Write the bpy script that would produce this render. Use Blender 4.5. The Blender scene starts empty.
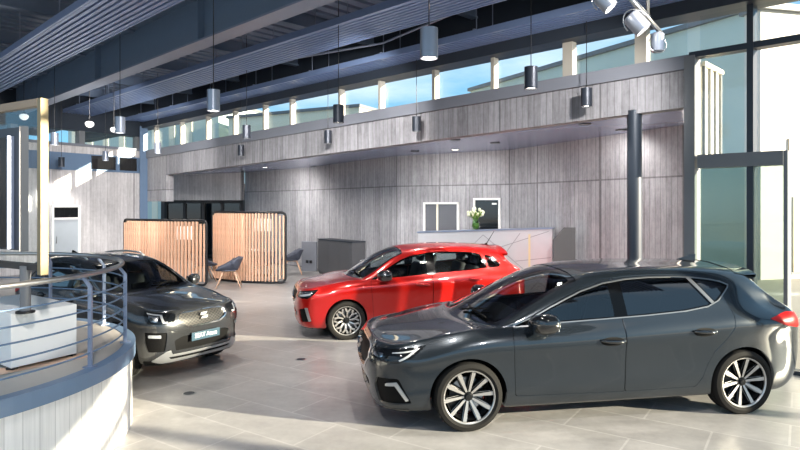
import bpy, bmesh, math, random
import numpy as np
from mathutils import Vector, Matrix
from mathutils.geometry import delaunay_2d_cdt

random.seed(7)
PI = math.pi
scene = bpy.context.scene
COL = scene.collection
CAM_Z = 2.1
FPX = 600.0
V0 = 205.0


def sx(u, Y):
    return (u - 400.0) / FPX * Y


# ------------------------------------------------------------------ mesh building
class MB:
    def __init__(self):
        self.v = []
        self.f = []
        self.mi = []

    def add(self, verts, faces, mi=0):
        o = len(self.v)
        self.v.extend([tuple(p) for p in verts])
        self.f.extend([tuple(i + o for i in f) for f in faces])
        self.mi.extend([mi] * len(faces))
        return self

    def box(self, c, s, rz=0.0, mi=0, M=None):
        hx, hy, hz = s[0] / 2, s[1] / 2, s[2] / 2
        P = [(-hx, -hy, -hz), (hx, -hy, -hz), (hx, hy, -hz), (-hx, hy, -hz), (-hx, -hy, hz), (hx, -hy, hz), (hx, hy, hz), (-hx, hy, hz)]
        R = M if M is not None else Matrix.Rotation(rz, 3, 'Z')
        C = Vector(c)
        P = [R @ Vector(p) + C for p in P]
        return self.add(P, [(0, 3, 2, 1), (4, 5, 6, 7), (0, 1, 5, 4), (1, 2, 6, 5), (2, 3, 7, 6), (3, 0, 4, 7)], mi)

    def bbox(self, lo, hi, mi=0):
        return self.box([(lo[i] + hi[i]) / 2 for i in range(3)], [hi[i] - lo[i] for i in range(3)], mi=mi)

    def bevbox(self, c, s, r=0.02, rz=0.0, mi=0, n=2):
        bm = bmesh.new()
        bmesh.ops.create_cube(bm, size=1.0)
        for v in bm.verts:
            v.co = Vector((v.co.x * s[0], v.co.y * s[1], v.co.z * s[2]))
        bmesh.ops.bevel(bm, geom=bm.edges[:], offset=min(r, min(s) * .45), segments=n, affect='EDGES', profile=.5)
        bm.verts.index_update()
        R = Matrix.Rotation(rz, 3, 'Z')
        P = [R @ v.co + Vector(c) for v in bm.verts]
        F = [[v.index for v in f.verts] for f in bm.faces]
        bm.free()
        return self.add(P, F, mi)

    def tube(self, pts, r, n=10, mi=0, cap=True, closed=False):
        pts = [Vector(p) for p in pts]
        m = len(pts)
        rs = r if isinstance(r, (list, tuple)) else [r] * m
        ring = []
        up = None
        for i, p in enumerate(pts):
            if closed:
                t = pts[(i + 1) % m] - pts[i - 1]
            else:
                t = pts[min(i + 1, m - 1)] - pts[max(i - 1, 0)]
            t.normalize()
            if up is None:
                up = Vector((0, 0, 1)) if abs(t.z) < .9 else Vector((1, 0, 0))
            a = t.cross(up)
            if a.length < 1e-6:
                a = t.orthogonal()
            a.normalize()
            b = a.cross(t).normalized()
            up = b
            ring.append([p + (a * math.cos(2 * PI * k / n) + b * math.sin(2 * PI * k / n)) * rs[i] for k in range(n)])
        V = [q for rg in ring for q in rg]
        F = []
        rng = m if closed else m - 1
        for i in range(rng):
            j = (i + 1) % m
            for k in range(n):
                F.append((i * n + k, i * n + (k + 1) % n, j * n + (k + 1) % n, j * n + k))
        if cap and not closed:
            F.append(tuple(range(n - 1, -1, -1)))
            F.append(tuple((m - 1) * n + k for k in range(n)))
        return self.add(V, F, mi)

    def lathe(self, prof, n=32, M=None, mi=0, closed=False):
        # prof: list of (radius, h) ; axis = local z, M maps local to target
        M = M or Matrix.Identity(4)
        V = []
        for (r, h) in prof:
            for k in range(n):
                a = 2 * PI * k / n
                V.append(M @ Vector((r * math.cos(a), r * math.sin(a), h)))
        F = []
        m = len(prof)
        for i in range(m if closed else m - 1):
            j = (i + 1) % m
            for k in range(n):
                F.append((i * n + k, i * n + (k + 1) % n, j * n + (k + 1) % n, j * n + k))
        return self.add(V, F, mi)

    def prism(self, poly, vec, mi=0):
        # poly: planar list of 3d points, extruded by vec
        n = len(poly)
        vec = Vector(vec)
        P = [Vector(p) for p in poly]
        V = P + [p + vec for p in P]
        F = [tuple(range(n - 1, -1, -1)), tuple(range(n, 2 * n))]
        for i in range(n):
            j = (i + 1) % n
            F.append((i, j, n + j, n + i))
        return self.add(V, F, mi)

    def quad(self, a, b, c, d, mi=0):
        return self.add([a, b, c, d], [(0, 1, 2, 3)], mi)

    def build(self, name, mat, parent=None, smooth=False, angle=None, bevel=0.0, recalc=True, subsurf=0):
        me = bpy.data.meshes.new(name)
        me.from_pydata(self.v, [], self.f)
        mats = mat if isinstance(mat, (list, tuple)) else [mat]
        for m in mats:
            me.materials.append(m)
        for p, i in zip(me.polygons, self.mi):
            p.material_index = i
        if recalc:
            bm = bmesh.new()
            bm.from_mesh(me)
            bmesh.ops.recalc_face_normals(bm, faces=bm.faces)
            if smooth and angle:
                for e in bm.edges:
                    if len(e.link_faces) == 2 and e.calc_face_angle(0) > math.radians(angle):
                        e.smooth = False
            bm.to_mesh(me)
            bm.free()
        if smooth:
            for p in me.polygons:
                p.use_smooth = True
        o = bpy.data.objects.new(name, me)
        COL.objects.link(o)
        if parent is not None:
            o.parent = parent
        if bevel:
            b = o.modifiers.new('bevel', 'BEVEL')
            b.width = bevel
            b.segments = 2
            b.limit_method = 'ANGLE'
        if subsurf:
            s = o.modifiers.new('subsurf', 'SUBSURF')
            s.levels = subsurf
            s.render_levels = subsurf
        return o


def tag(o, label=None, cat=None, group=None, kind=None):
    if label:
        o['label'] = label
    if cat:
        o['category'] = cat
    if group:
        o['group'] = group
    if kind:
        o['kind'] = kind
    return o


def thing(name, label, cat, loc=(0, 0, 0), rz=0.0, group=None):
    o = bpy.data.objects.new(name, None)
    COL.objects.link(o)
    o.location = loc
    o.rotation_euler = (0, 0, rz)
    o.empty_display_size = .2
    return tag(o, label, cat, group)


def sub(name, parent, loc=(0, 0, 0), rot=(0, 0, 0)):
    o = bpy.data.objects.new(name, None)
    COL.objects.link(o)
    o.parent = parent
    o.location = loc
    o.rotation_euler = rot
    return o


def struct(o):
    o['kind'] = 'structure'
    return o


def copy_tree(o, parent=None):
    c = o.copy()
    COL.objects.link(c)
    if parent is not None:
        c.parent = parent
    for ch in list(o.children):
        copy_tree(ch, c)
    return c


# ------------------------------------------------------------------ materials
class NT:
    def __init__(self, name):
        self.m = bpy.data.materials.new(name)
        self.m.use_nodes = True
        self.t = self.m.node_tree
        self.t.nodes.clear()
        self.out = self.t.nodes.new('ShaderNodeOutputMaterial')

    def n(self, kind, **kw):
        nd = self.t.nodes.new('ShaderNode' + kind)
        ins = kw.pop('ins', {})
        for k, v in kw.items():
            setattr(nd, k, v)
        for k, v in ins.items():
            self.set(nd, k, v)
        return nd

    def set(self, nd, k, v):
        s = nd.inputs[k]
        if isinstance(v, bpy.types.Node):
            v = v.outputs[0]
        if isinstance(v, bpy.types.NodeSocket):
            self.t.links.new(v, s)
        else:
            if isinstance(v, (tuple, list)) and len(v) == 3 and s.type == 'RGBA':
                v = (*v, 1)
            s.default_value = v

    def math(self, op, a, b=None, c=None):
        nd = self.n('Math', operation=op)
        self.set(nd, 0, a)
        if b is not None:
            self.set(nd, 1, b)
        if c is not None:
            self.set(nd, 2, c)
        return nd.outputs[0]

    def ramp(self, fac, stops):
        nd = self.n('ValToRGB')
        el = nd.color_ramp.elements
        while len(el) < len(stops):
            el.new(.5)
        for e, (p, c) in zip(el, stops):
            e.position = p
            e.color = (*c, 1) if len(c) == 3 else c
        self.set(nd, 0, fac)
        return nd.outputs[0]

    def mix(self, f, a, b, mode='MIX'):
        nd = self.n('Mix', data_type='RGBA', blend_type=mode)
        self.set(nd, 0, f)
        self.set(nd, 6, a)
        self.set(nd, 7, b)
        return nd.outputs[2]

    def coords(self, kind='Object', scale=(1, 1, 1), rot=(0, 0, 0), loc=(0, 0, 0)):
        tc = self.n('TexCoord')
        mp = self.n('Mapping')
        self.set(mp, 0, tc.outputs[kind])
        mp.inputs['Location'].default_value = loc
        mp.inputs['Rotation'].default_value = rot
        mp.inputs['Scale'].default_value = scale
        return mp.outputs[0]

    def noise(self, vec, scale=5, detail=4, rough=.5):
        nd = self.n('TexNoise')
        self.set(nd, 'Vector', vec)
        nd.inputs['Scale'].default_value = scale
        nd.inputs['Detail'].default_value = detail
        nd.inputs['Roughness'].default_value = rough
        return nd.outputs[0]

    def bump(self, h, strength=.2, dist=.01):
        nd = self.n('Bump')
        nd.inputs['Strength'].default_value = strength
        nd.inputs['Distance'].default_value = dist
        self.set(nd, 'Height', h)
        return nd.outputs[0]

    def principled(self, color, rough=.5, metal=0, coat=0, normal=None, **kw):
        p = self.n('BsdfPrincipled')
        self.set(p, 'Base Color', color)
        self.set(p, 'Roughness', rough)
        self.set(p, 'Metallic', metal)
        p.inputs['Coat Weight'].default_value = coat
        p.inputs['Coat Roughness'].default_value = .03
        if normal is not None:
            self.set(p, 'Normal', normal)
        for k, v in kw.items():
            self.set(p, k.replace('_', ' '), v)
        self.t.links.new(p.outputs[0], self.out.inputs[0])
        return p


def lin(h):
    h = h.lstrip('#')
    c = [int(h[i:i + 2], 16) / 255 for i in (0, 2, 4)]
    return tuple(x / 12.92 if x <= .04045 else ((x + .055) / 1.055) ** 2.4 for x in c)


def mat(name, color, rough=.5, metal=0, coat=0, var=.06, nscale=6, bump=0.0, **kw):
    m = NT(name)
    c = lin(color) if isinstance(color, str) else color
    if var:
        nz = m.noise(m.coords('Object'), nscale, 5)
        col = m.mix(nz, tuple(x * (1 - var) for x in c), tuple(min(1, x * (1 + var)) for x in c))
    else:
        col = c
    nor = m.bump(m.noise(m.coords('Object'), nscale * 8, 3), bump, .01) if bump else None
    m.principled(col, rough, metal, coat, nor, **kw)
    return m.m


def emis(name, color, strength):
    m = NT(name)
    p = m.principled(lin(color), .4)
    m.set(p, 'Emission Color', lin(color))
    p.inputs['Emission Strength'].default_value = strength
    return m.m


def glass(name, tint=(.8, .85, .85), refl=1.0, ior=1.5, rough=0.0, gcol=(1, 1, 1)):
    m = NT(name)
    tr = m.n('BsdfTransparent', ins={'Color': tint})
    gl = m.n('BsdfGlossy', ins={'Color': gcol, 'Roughness': rough})
    ge = m.n('NewGeometry')
    dt = m.n('VectorMath', operation='DOT_PRODUCT')
    m.set(dt, 0, ge.outputs['Normal'])
    m.set(dt, 1, ge.outputs['Incoming'])
    c = m.math('SUBTRACT', 1.0, m.math('MINIMUM', m.math('ABSOLUTE', dt.outputs['Value']), 1.0))
    r0 = ((ior - 1) / (ior + 1)) ** 2
    f = m.math('MULTIPLY_ADD', m.math('POWER', c, 5.0), 1 - r0, r0)
    f = m.math('MINIMUM', m.math('MULTIPLY', f, refl), .95)
    mx = m.n('MixShader')
    m.set(mx, 0, f)
    m.t.links.new(tr.outputs[0], mx.inputs[1])
    m.t.links.new(gl.outputs[0], mx.inputs[2])
    m.t.links.new(mx.outputs[0], m.out.inputs[0])
    return m.m


def concrete(name, base=(.33, .32, .315), board=.115, pw=1.84, ph=2.58, zoff=0.0, warm=0.0, contrast=1.0):
    """board-marked concrete; object x runs along the wall, z up"""
    m = NT(name)
    tc = m.n('TexCoord')
    sp = m.n('SeparateXYZ')
    m.set(sp, 0, tc.outputs['Object'])
    x, z = sp.outputs[0], sp.outputs[2]
    bi = m.math('FLOOR', m.math('DIVIDE', x, board))
    pr = m.math('FLOOR', m.math('DIVIDE', m.math('ADD', z, zoff), ph))
    wn = m.n('TexWhiteNoise', noise_dimensions='2D')
    cb = m.n('CombineXYZ')
    m.set(cb, 0, bi)
    m.set(cb, 1, pr)
    m.set(wn, 'Vector', cb)
    streak = m.noise(m.coords('Object', (18, 18, 1.7)), 1.0, 8, .75)
    grain = m.noise(m.coords('Object', (7, 7, 5)), 1.5, 8, .75)
    blot = m.noise(m.coords('Object', (1, 1, .5)), 1.6, 5, .6)
    k = m.math('MULTIPLY_ADD', wn.outputs[0], .26 * contrast, .78)
    k = m.math('ADD', k, m.math('MULTIPLY_ADD', streak, 1.3 * contrast, -.65 * contrast))
    k = m.math('ADD', k, m.math('MULTIPLY_ADD', grain, .8 * contrast, -.4 * contrast))
    k = m.math('ADD', k, m.math('MULTIPLY_ADD', blot, .6, -.3))
    fx = m.math('FRACT', m.math('DIVIDE', x, board))
    edge = m.math('LESS_THAN', fx, .11)
    px = m.math('FRACT', m.math('DIVIDE', x, pw))
    pz = m.math('FRACT', m.math('DIVIDE', m.math('ADD', z, zoff), ph))
    joint = m.math('MAXIMUM', m.math('LESS_THAN', px, .016), m.math('LESS_THAN', pz, .012))
    dk = m.math('MULTIPLY', m.math('SUBTRACT', 1, m.math('MULTIPLY', edge, .36 * contrast)), m.math('SUBTRACT', 1, m.math('MULTIPLY', joint, .45)))
    k = m.math('MULTIPLY', m.math('MAXIMUM', k, .2), dk)
    col = m.n('MixRGB', blend_type='MULTIPLY')
    m.set(col, 0, 1.0)
    m.set(col, 1, (base[0] * (1 + warm), base[1], base[2] * (1 - warm)))
    g = m.n('CombineXYZ')
    for i in range(3):
        m.set(g, i, k)
    m.t.links.new(g.outputs[0], col.inputs[2])
    h = m.math('SUBTRACT', m.math('MULTIPLY_ADD', streak, .4, m.math('MULTIPLY', wn.outputs[0], .3)), m.math('MULTIPLY', joint, 1.0))
    m.principled(col.outputs[0], .75, 0, 0, m.bump(h, .35, .006))
    return m.m
# ------------------------------------------------------------------ materials of the place
M = {}
M['steel_blue'] = mat('steel_blue', '#667d99', .45, .15, var=.05)
M['steel_dark'] = mat('steel_dark', '#2f3742', .45, .3, var=.05)
M['steel_pale'] = mat('steel_pale', '#8490a8', .4, .4, var=.05)
M['frame_grey'] = mat('frame_grey', '#6f7276', .5, .1, var=.04)
M['mullion'] = mat('mullion', '#a39f96', .5, .1, var=.04)
M['sill_grey'] = mat('sill_grey', '#787c86', .55, .1, var=.05)
M['cream'] = mat('cream', '#e9e2cf', .6, var=.04)
M['white'] = mat('white', '#eeeeec', .5, var=.02)
M['white_gloss'] = mat('white_gloss', '#efeff0', .25, var=0)
M['panel_steel'] = mat('panel_steel', '#8299c4', .35, .4, var=.08, nscale=2)
M['deck'] = mat('deck', '#72849f', .45, .3, var=.15, nscale=1.5)
M['black'] = mat('black', '#15161a', .5, var=.05)
M['gloss_black'] = mat('gloss_black', '#0b0c0e', .12, coat=1, var=0)
M['soffit'] = mat('soffit', '#9aa5c4', .25, .4, var=.04, nscale=1)
M['concrete'] = concrete('board_concrete', (.37, .367, .39), contrast=1.0)
M['concrete_fascia'] = concrete('board_concrete_fascia', (.29, .29, .315), ph=9.0, pw=1.84, contrast=1.0)
M['concrete_pale'] = concrete('board_concrete_pale', (.64, .62, .63), contrast=.6, ph=9, pw=2.76)
M['steel'] = mat('brushed_steel', '#a9abad', .28, .95, var=.05)
M['chrome'] = mat('chrome', '#d8d9da', .12, 1.0, var=0)
M['satin'] = mat('satin_silver', '#b6b8ba', .3, .8, var=0)
M['wood'] = mat('wood', '#e0b598', .5, var=.18, nscale=9)
M['wood_pale'] = mat('wood_pale', '#e3bb9e', .5, var=.12, nscale=9)
M['shell'] = mat('shell', '#4c5160', .6, var=.05)
M['screen'] = mat('screen', '#050506', .25, var=0, Specular_IOR_Level=.15)
M['post_bronze'] = mat('post_bronze', '#7a7056', .45, .3, var=.05)
M['tyre'] = mat('tyre', '#1a1918', .8, var=.1, nscale=20, Specular_IOR_Level=.2)
M['rim_face'] = mat('rim_face', '#b4b2b0', .3, .8, var=0)
M['rim_dark'] = mat('rim_dark', '#17181a', .35, .4, var=0)
M['trim'] = mat('car_trim', '#0c0c0d', .6, var=.05, Specular_IOR_Level=.12)
M['seat'] = mat('car_seat', '#2c2d30', .75, var=.08)
M['mirror'] = mat('mirror', '#cfd4d8', .03, 1.0, var=0)
M['side_glass'] = glass('side_glass', (.40, .44, .45), 1.6)
M['rear_side_glass'] = glass('rear_side_glass', (.05, .055, .06), 2.2)
M['light_glass'] = glass('light_glass', (.62, .68, .68), 1.4)
M['screen_glass'] = glass('screen_glass', (.38, .42, .42), 1.2)
M['lamp_glass'] = mat('lamp_glass', '#0d0f12', .08, 0, var=0)
M['drl'] = mat('drl', '#93979d', .25, 0, var=0)
M['frame_black'] = mat('frame_black', (.0015, .0015, .0016), .1, var=0, Specular_IOR_Level=.2)
M['trim_bright'] = mat('trim_bright', '#85878a', .3, .9, var=0)
M['tail'] = mat('tail', '#a30c06', .35, var=0, Specular_IOR_Level=.2)
M['window_clear'] = glass('window_clear', (.93, .96, .96), .9)
M['window_green'] = glass('window_green', (.64, .72, .68), 1.0)
M['window_dark'] = glass('window_dark', (.22, .25, .26), 1.3)
M['lamp_on'] = emis('lamp_on', '#fff4e2', 6)
M['lamp_shell'] = mat('lamp_shell', '#8e95a3', .35, .6, var=0)
M['lamp_shell_dark'] = mat('lamp_shell_dark', '#333842', .4, .4, var=0)
M['glass_green_wall'] = mat('glass_green_wall', '#bccac4', .6, 0, var=.12, nscale=.6)
M['grey_wall'] = mat('grey_wall', '#4a4b4f', .6, var=.1, nscale=3)
M['asphalt'] = mat('asphalt', '#8d8880', .85, var=.12, nscale=2)
M['desk_steel'] = mat('desk_steel', '#c2c2c6', .4, .25, var=.05)
M['groove'] = mat('groove', '#8a8a90', .6, var=0)
M['leaf'] = mat('leaf', '#6d8f35', .6, var=.2)
M['petal'] = mat('petal', '#eef0d2', .6, var=.08)
M['vase'] = glass('vase', (.75, .85, .7), 1.0)
M['plate_blue'] = mat('plate_blue', '#2e4756', .4, var=0)


def mk_grille():
    m = NT('grille')
    vec = m.coords('Object', (1, 1, 1))
    sp = m.n('SeparateXYZ')
    m.set(sp, 0, vec)
    y, z = sp.outputs[1], sp.outputs[2]
    a = m.math('FRACT', m.math('MULTIPLY', m.math('ADD', y, m.math('MULTIPLY', z, 1.5)), 15))
    b = m.math('FRACT', m.math('MULTIPLY', m.math('SUBTRACT', y, m.math('MULTIPLY', z, 1.5)), 15))
    f = m.math('MAXIMUM', m.math('LESS_THAN', a, .26), m.math('LESS_THAN', b, .26))
    col = m.mix(f, (.006, .006, .007), (.10, .096, .088))
    m.principled(col, .3, m.math('MULTIPLY', f, .7), 0, m.bump(f, .6, .01))
    return m.m


M['grille_chrome'] = mk_grille()


def mk_floor():
    m = NT('floor_tiles')
    tc = m.n('TexCoord')
    mp = m.n('Mapping')
    m.set(mp, 0, tc.outputs['Object'])
    mp.inputs['Rotation'].default_value = (0, 0, math.radians(33.9))
    mp.inputs['Location'].default_value = (.1, .37, 0)
    br = m.n('TexBrick', offset=.5, squash=1.0)
    m.set(br, 'Vector', mp.outputs[0])
    br.inputs['Scale'].default_value = 1.0
    br.inputs['Mortar Size'].default_value = .010
    br.inputs['Brick Width'].default_value = 1.2
    br.inputs['Row Height'].default_value = .6
    br.inputs['Bias'].default_value = 0
    m.set(br, 'Color1', (.9, .9, .9))
    m.set(br, 'Color2', (1.06, 1.06, 1.06))
    m.set(br, 'Mortar', (1.28, 1.28, 1.28))
    n1 = m.noise(m.coords('Object', (1.2, 2.2, 1), (0, 0, .6)), 1.6, 7, .62)
    n2 = m.noise(m.coords('Object'), 14, 5, .6)
    k = m.math('ADD', m.math('MULTIPLY_ADD', n1, 1.1, -.55), m.math('MULTIPLY_ADD', n2, .5, -.25))
    base = m.mix(m.math('ADD', k, .5), (.19, .185, .183), (.41, .397, .39))
    col = m.mix(1.0, base, br.outputs['Color'], 'MULTIPLY')
    rough = m.math('MULTIPLY_ADD', n1, .25, .22)
    m.principled(col, rough, 0, 0, m.bump(m.math('ADD', m.math('MULTIPLY', br.outputs['Fac'], -.5), m.math('MULTIPLY', n2, .15)), .25, .004))
    return m.m


M['floor'] = mk_floor()


def paint(name, col, metal=.5, rough=.28):
    m = NT(name)
    nz = m.n('TexNoise')
    nz.inputs['Scale'].default_value = 900
    c = lin(col)
    m.principled(c, rough, metal, 1.0)
    return m.m


# ------------------------------------------------------------------ plan of the hall
EX, EY = .721, -.693       # along the glazed side, towards the camera's right
NX, NY = .693, .721        # outwards through the glazed side
CX, CY = -8.71, 20.5       # the far corner column
DF = CX * NX + CY * NY


def fac(t, d=0.0, z=0.0):
    return Vector((CX + EX * t + NX * d, CY + EY * t + NY * d, z))


def t_at(u):
    k = (u - 400.0) / FPX
    return (k * CY - CX) / (EX - k * EY)


def local_obj(mb, name, m, org, ang, kind='structure', parent=None, smooth=False):
    o = mb.build(name, m, parent, smooth)
    o.location = org
    o.rotation_euler = (0, 0, ang)
    if kind:
        o['kind'] = kind
    return o


AF = math.atan2(EY, EX)
LX, LY = .545, .838        # along the end wall on the left, towards the corner
AL = math.atan2(LY, LX)


def wall_seg(name, p, q, z0p, z1p, z0q, z1q, m, th=.2, side=1):
    """wall from p to q (plan), its face on the p-q line; thickness away from the room (left of p->q when side=1)"""
    p, q = Vector((*p, 0)), Vector((*q, 0))
    d = q - p
    L = d.length
    mb = MB()
    t = th * side
    A = [(0, 0, z0p), (L, 0, z0q), (L, 0, z1q), (0, 0, z1p)]
    mb.prism(A, (0, t, 0))
    return local_obj(mb, name, m, p, math.atan2(d.y, d.x))


# floor inside, paving outside
fl = MB()
fl.add([(-22, -7, 0), (fac(33).x, fac(33).y, 0), (fac(0).x, fac(0).y, 0), (-22, fac(0).y, 0), (4.9, 10.3, 0), (fac(0).x + 3.5, fac(0).y + 3.5, 0), fac(17.7, 0, 0)], [])
fl.f = [(0, 1, 6, 4, 5, 2, 3)]
fl.mi = [0]
struct(fl.build('floor', M['floor']))
g = MB().quad((-60, -40, -.06), (80, -40, -.06), (80, 90, -.06), (-60, 90, -.06)).build('ground_outside', M['asphalt'])
struct(g)

# ---- back wall under the canopy, in facets
BW = [(4.85, 10.25), (3.97, 11.9), (2.64, 14.4), (-.08, 15.9), (-3.0, 20.0), (-5.94, 23.0)]
BZ = [3.47, 3.45, 3.42, 3.40, 3.36, 3.34]
nm = ['wall_back', 'wall_back_near', 'wall_back_middle', 'wall_back_far', 'wall_back_end']
for i in range(5):
    wall_seg(nm[i], BW[i], BW[i + 1], 0, 4.2, 0, 4.2, M['concrete'], th=.25, side=-1)
# recess wall with the dark glazed doors
RA, RB = (-5.94, 22.5), (-8.9, 22.9)
wall_seg('wall_recess', RA, RB, 2.28, 4.2, 2.22, 4.2, M['concrete_pale'], th=.25, side=-1)
# ---- concrete fascia over the canopy, along the glazed side
tP = t_at(690)
wall_seg('wall_fascia', fac(1.6)[:2], fac(tP)[:2], 3.08, 3.74, 3.46, 3.985, M['concrete_fascia'], th=.22, side=1)
# pier left of the canopy, beside the corner column
wall_seg('wall_pier', fac(.15)[:2], fac(1.6)[:2], 2.22, 3.70, 2.22, 3.74, M['concrete'], th=.25, side=1)
# sill band under the clerestory
sb = MB()
sb.prism([(0, -.05, 3.68), (tP, -.05, 3.98), (tP, -.05, 4.17), (0, -.05, 3.95)], (0, .32, 0))
local_obj(sb, 'trim_1', M['sill_grey'], (CX, CY, 0), AF)
# soffit
so = MB()
F0, F1 = fac(1.6, .0, 3.085), fac(tP, .0, 3.465)
fpts = [fac(tP + (1.6 - tP) * k / 5, .02, 3.465 + (3.085 - 3.465) * k / 5) for k in range(6)]
bpts = [Vector((b[0], b[1], z)) for b, z in zip(BW, BZ)]
for i in range(5):
    so.quad(fpts[i], bpts[i], bpts[i + 1], fpts[i + 1])
so.quad(fpts[5], bpts[5], Vector((-8.9, 22.9, 3.3)), fac(.0, .02, 3.06))
struct(so.build('ceiling_soffit', M['soffit'], None, True, 50))
from mathutils.bvhtree import BVHTree
SOFFIT = BVHTree.FromPolygons([Vector(p) for p in so.v], so.f)

# ---- glazed side: clerestory mullions and panes
us = [155, 181, 207, 234, 264, 291, 340, 380, 434, 493, 568, 641]
ts = [t_at(u) for u in us]
ZT = 4.69


def zs_at(t):
    return 3.95 + (4.17 - 3.95) * t / tP


edges = [.1] + ts + [tP]
for i, t in enumerate(ts):
    w = .17 if us[i] in (568, 641) else .07
    mb = MB().bbox((t - w / 2, -.02, zs_at(t) - .01), (t + w / 2, .12, ZT + .02))
    local_obj(mb, 'trim_%d' % (i + 2), M['mullion'], (CX, CY, 0), AF)
wn = 1
for i in range(len(edges) - 1):
    a, b = edges[i] + .07, edges[i + 1] - .07
    mb = MB().prism([(a, .09, zs_at(a)), (b, .09, zs_at(b)), (b, .09, ZT), (a, .09, ZT)], (0, .02, 0))
    local_obj(mb, 'window_%d' % wn, M['window_clear'], (CX, CY, 0), AF)
    wn += 1
# ---- glazed side: full-height curtain wall on the right and on past the frame
TX0 = tP + .12
ver = [t_at(751), t_at(786.5), t_at(751) + 4.6, t_at(751) + 10.4, t_at(751) + 13.9]
for i, t in enumerate(ver):
    w = .075 if i == 0 else (.045 if i == 1 else .09)
    top = 2.78 if i == 1 else ZT + .02
    mb = MB().bbox((t - w / 2, -.05, 0), (t + w / 2, .15, top))
    local_obj(mb, 'trim_%d' % (20 + i), M['steel_dark'] if i != 1 else M['frame_grey'], (CX, CY, 0), AF)
# transom near the top, slightly rising like the sill
mb = MB().bbox((tP, -.04, 4.12), (ver[-1], .14, 4.2))
local_obj(mb, 'trim_30', M['steel_dark'], (CX, CY, 0), AF)
# header band over the door lobby
mb = MB().bbox((TX0, -.08, 2.60), (ver[1] - .02, .12, 2.78))
local_obj(mb, 'trim_31', M['frame_grey'], (CX, CY, 0), AF)
mb = MB().bbox((TX0, -.03, 0), (ver[-1], .12, .05))
local_obj(mb, 'trim_32', M['steel_dark'], (CX, CY, 0), AF)


def pane(a, b, z0, z1, m):
    global wn
    mb = MB().bbox((a, .04, z0), (b, .055, z1))
    local_obj(mb, 'window_%d' % wn, m, (CX, CY, 0), AF)
    wn += 1


pane(TX0, ver[0] - .04, .05, 2.6, M['window_green'])
pane(ver[0] + .04, ver[1] - .02, .05, 2.6, M['window_green'])
pane(TX0, ver[0] - .04, 2.78, 4.12, M['window_clear'])
pane(TX0, ver[0] - .04, 4.2, ZT, M['window_clear'])
pane(ver[0] + .04, ver[2] - .05, 4.2, ZT, M['window_clear'])
for i in range(2, 4):
    pane(ver[i] + .05, ver[i + 1] - .05, .05, 4.12, M['window_clear'])
    pane(ver[i] + .05, ver[i + 1] - .05, 4.2, ZT, M['window_clear'])
pane(ver[1] + .03, ver[2] - .05, .05, 4.12, M['window_clear'])
# end post of the fascia, and the return of the canopy outside with its cream battens
mb = MB().bbox((tP - .06, -.06, 0), (tP + .08, .2, 4.15))
local_obj(mb, 'pillar_fascia', M['frame_grey'], (CX, CY, 0), AF)
rt = MB().bbox((tP - .1, .2, 2.72), (tP + .06, 1.0, 4.08))
local_obj(rt, 'wall_return', M['concrete_pale'], (CX, CY, 0), AF)
bt = thing('batten_screen', 'cream battened end panel of the canopy seen behind the glass beside the tall end post', 'screen', fac(tP + .07, .2, 0), AF)
MB().bbox((0, 0, 2.76), (.02, .8, 4.07)).build('backing', M['cream'], bt)
for k in range(4):
    MB().bbox((.02, .02 + k * .25, 2.76), (.055, .06 + k * .25, 4.07)).build('batten', M['frame_grey'], bt)
MB().bbox((.02, 0, 4.04), (.07, .84, 4.1)).build('capping', M['cream'], bt)

# ---- end wall on the left
LEN = 17.0
W0 = (CX - LX * LEN, CY - LY * LEN)
wall_seg('wall_left', W0, (CX, CY), 0, 3.15, 0, 3.2, M['concrete_pale'], th=.25, side=1)
wl = MB().bbox((0, -.02, 3.17), (LEN, .2, 3.70))
local_obj(wl, 'trim_40', M['steel_blue'], (*W0, 0), AL)
wl = MB().bbox((0, -.0, 3.70), (LEN, .25, 3.94))
local_obj(wl, 'wall_left_upper', M['concrete_pale'], (*W0, 0), AL)
wl = MB().bbox((0, -.05, 3.92), (LEN, .3, 4.0))
local_obj(wl, 'trim_41', M['sill_grey'], (*W0, 0), AL)
wl = MB().bbox((0, -.05, 4.40), (LEN, .3, 5.7))
local_obj(wl, 'wall_left_head', M['steel_dark'], (*W0, 0), AL)
for k in range(9):
    s = LEN - .25 - k * 1.95
    if s < 0:
        break
    mb = MB().bbox((s - .09, -.04, 4.0), (s + .09, .2, 4.40))
    local_obj(mb, 'trim_%d' % (50 + k), M['frame_grey'], (*W0, 0), AL)
    if s - 1.95 > 0:
        mb = MB().bbox((s - 1.86, .08, 4.0), (s - .09, .1, 4.40))
        local_obj(mb, 'window_%d' % wn, M['window_clear'], (*W0, 0), AL)
        wn += 1
# glazed dark strips in the steel band near the corner
for k, (s0, s1) in enumerate(((LEN - .95, LEN - .35), (LEN - 1.9, LEN - 1.1))):
    mb = MB().bbox((s0, -.05, 3.24), (s1, -.02, 3.66))
    local_obj(mb, 'window_%d' % wn, M['gloss_black'], (*W0, 0), AL)
    wn += 1
# the white framed door in the end wall


def s_left(u):
    k = (u - 400.0) / FPX
    return (k * W0[1] - W0[0]) / (LX - k * LY)


d0, d1 = s_left(50.5), s_left(79.5)
dr = MB()
for (a, b, z0, z1) in ((d0, d0 + .07, 0, 2.1), (d1 - .07, d1, 0, 2.1), (d0, d1, 2.03, 2.1), (d0, d1, 1.66, 1.72), (d0 + .07, d1 - .07, 0, .09)):
    dr.bbox((a, -.06, z0), (b, .02, z1))
dro = local_obj(dr, 'door_1', M['white'], (*W0, 0), AL)
mb = MB().bbox((d0 + .07, -.035, 1.72), (d1 - .07, -.02, 2.03)).build('transom_glass', M['window_dark'], dro)
mb = MB().bbox((d0 + .07, -.035, .09), (d1 - .07, -.02, 1.66)).build('door_glass', mat('door_panel', '#aeb6bd', .3, var=.05), dro)
MB().tube([(d0 + .13, -.08, .95), (d0 + .13, -.08, 1.15)], .012, 8).build('door_handle', M['steel'], dro, True)

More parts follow.
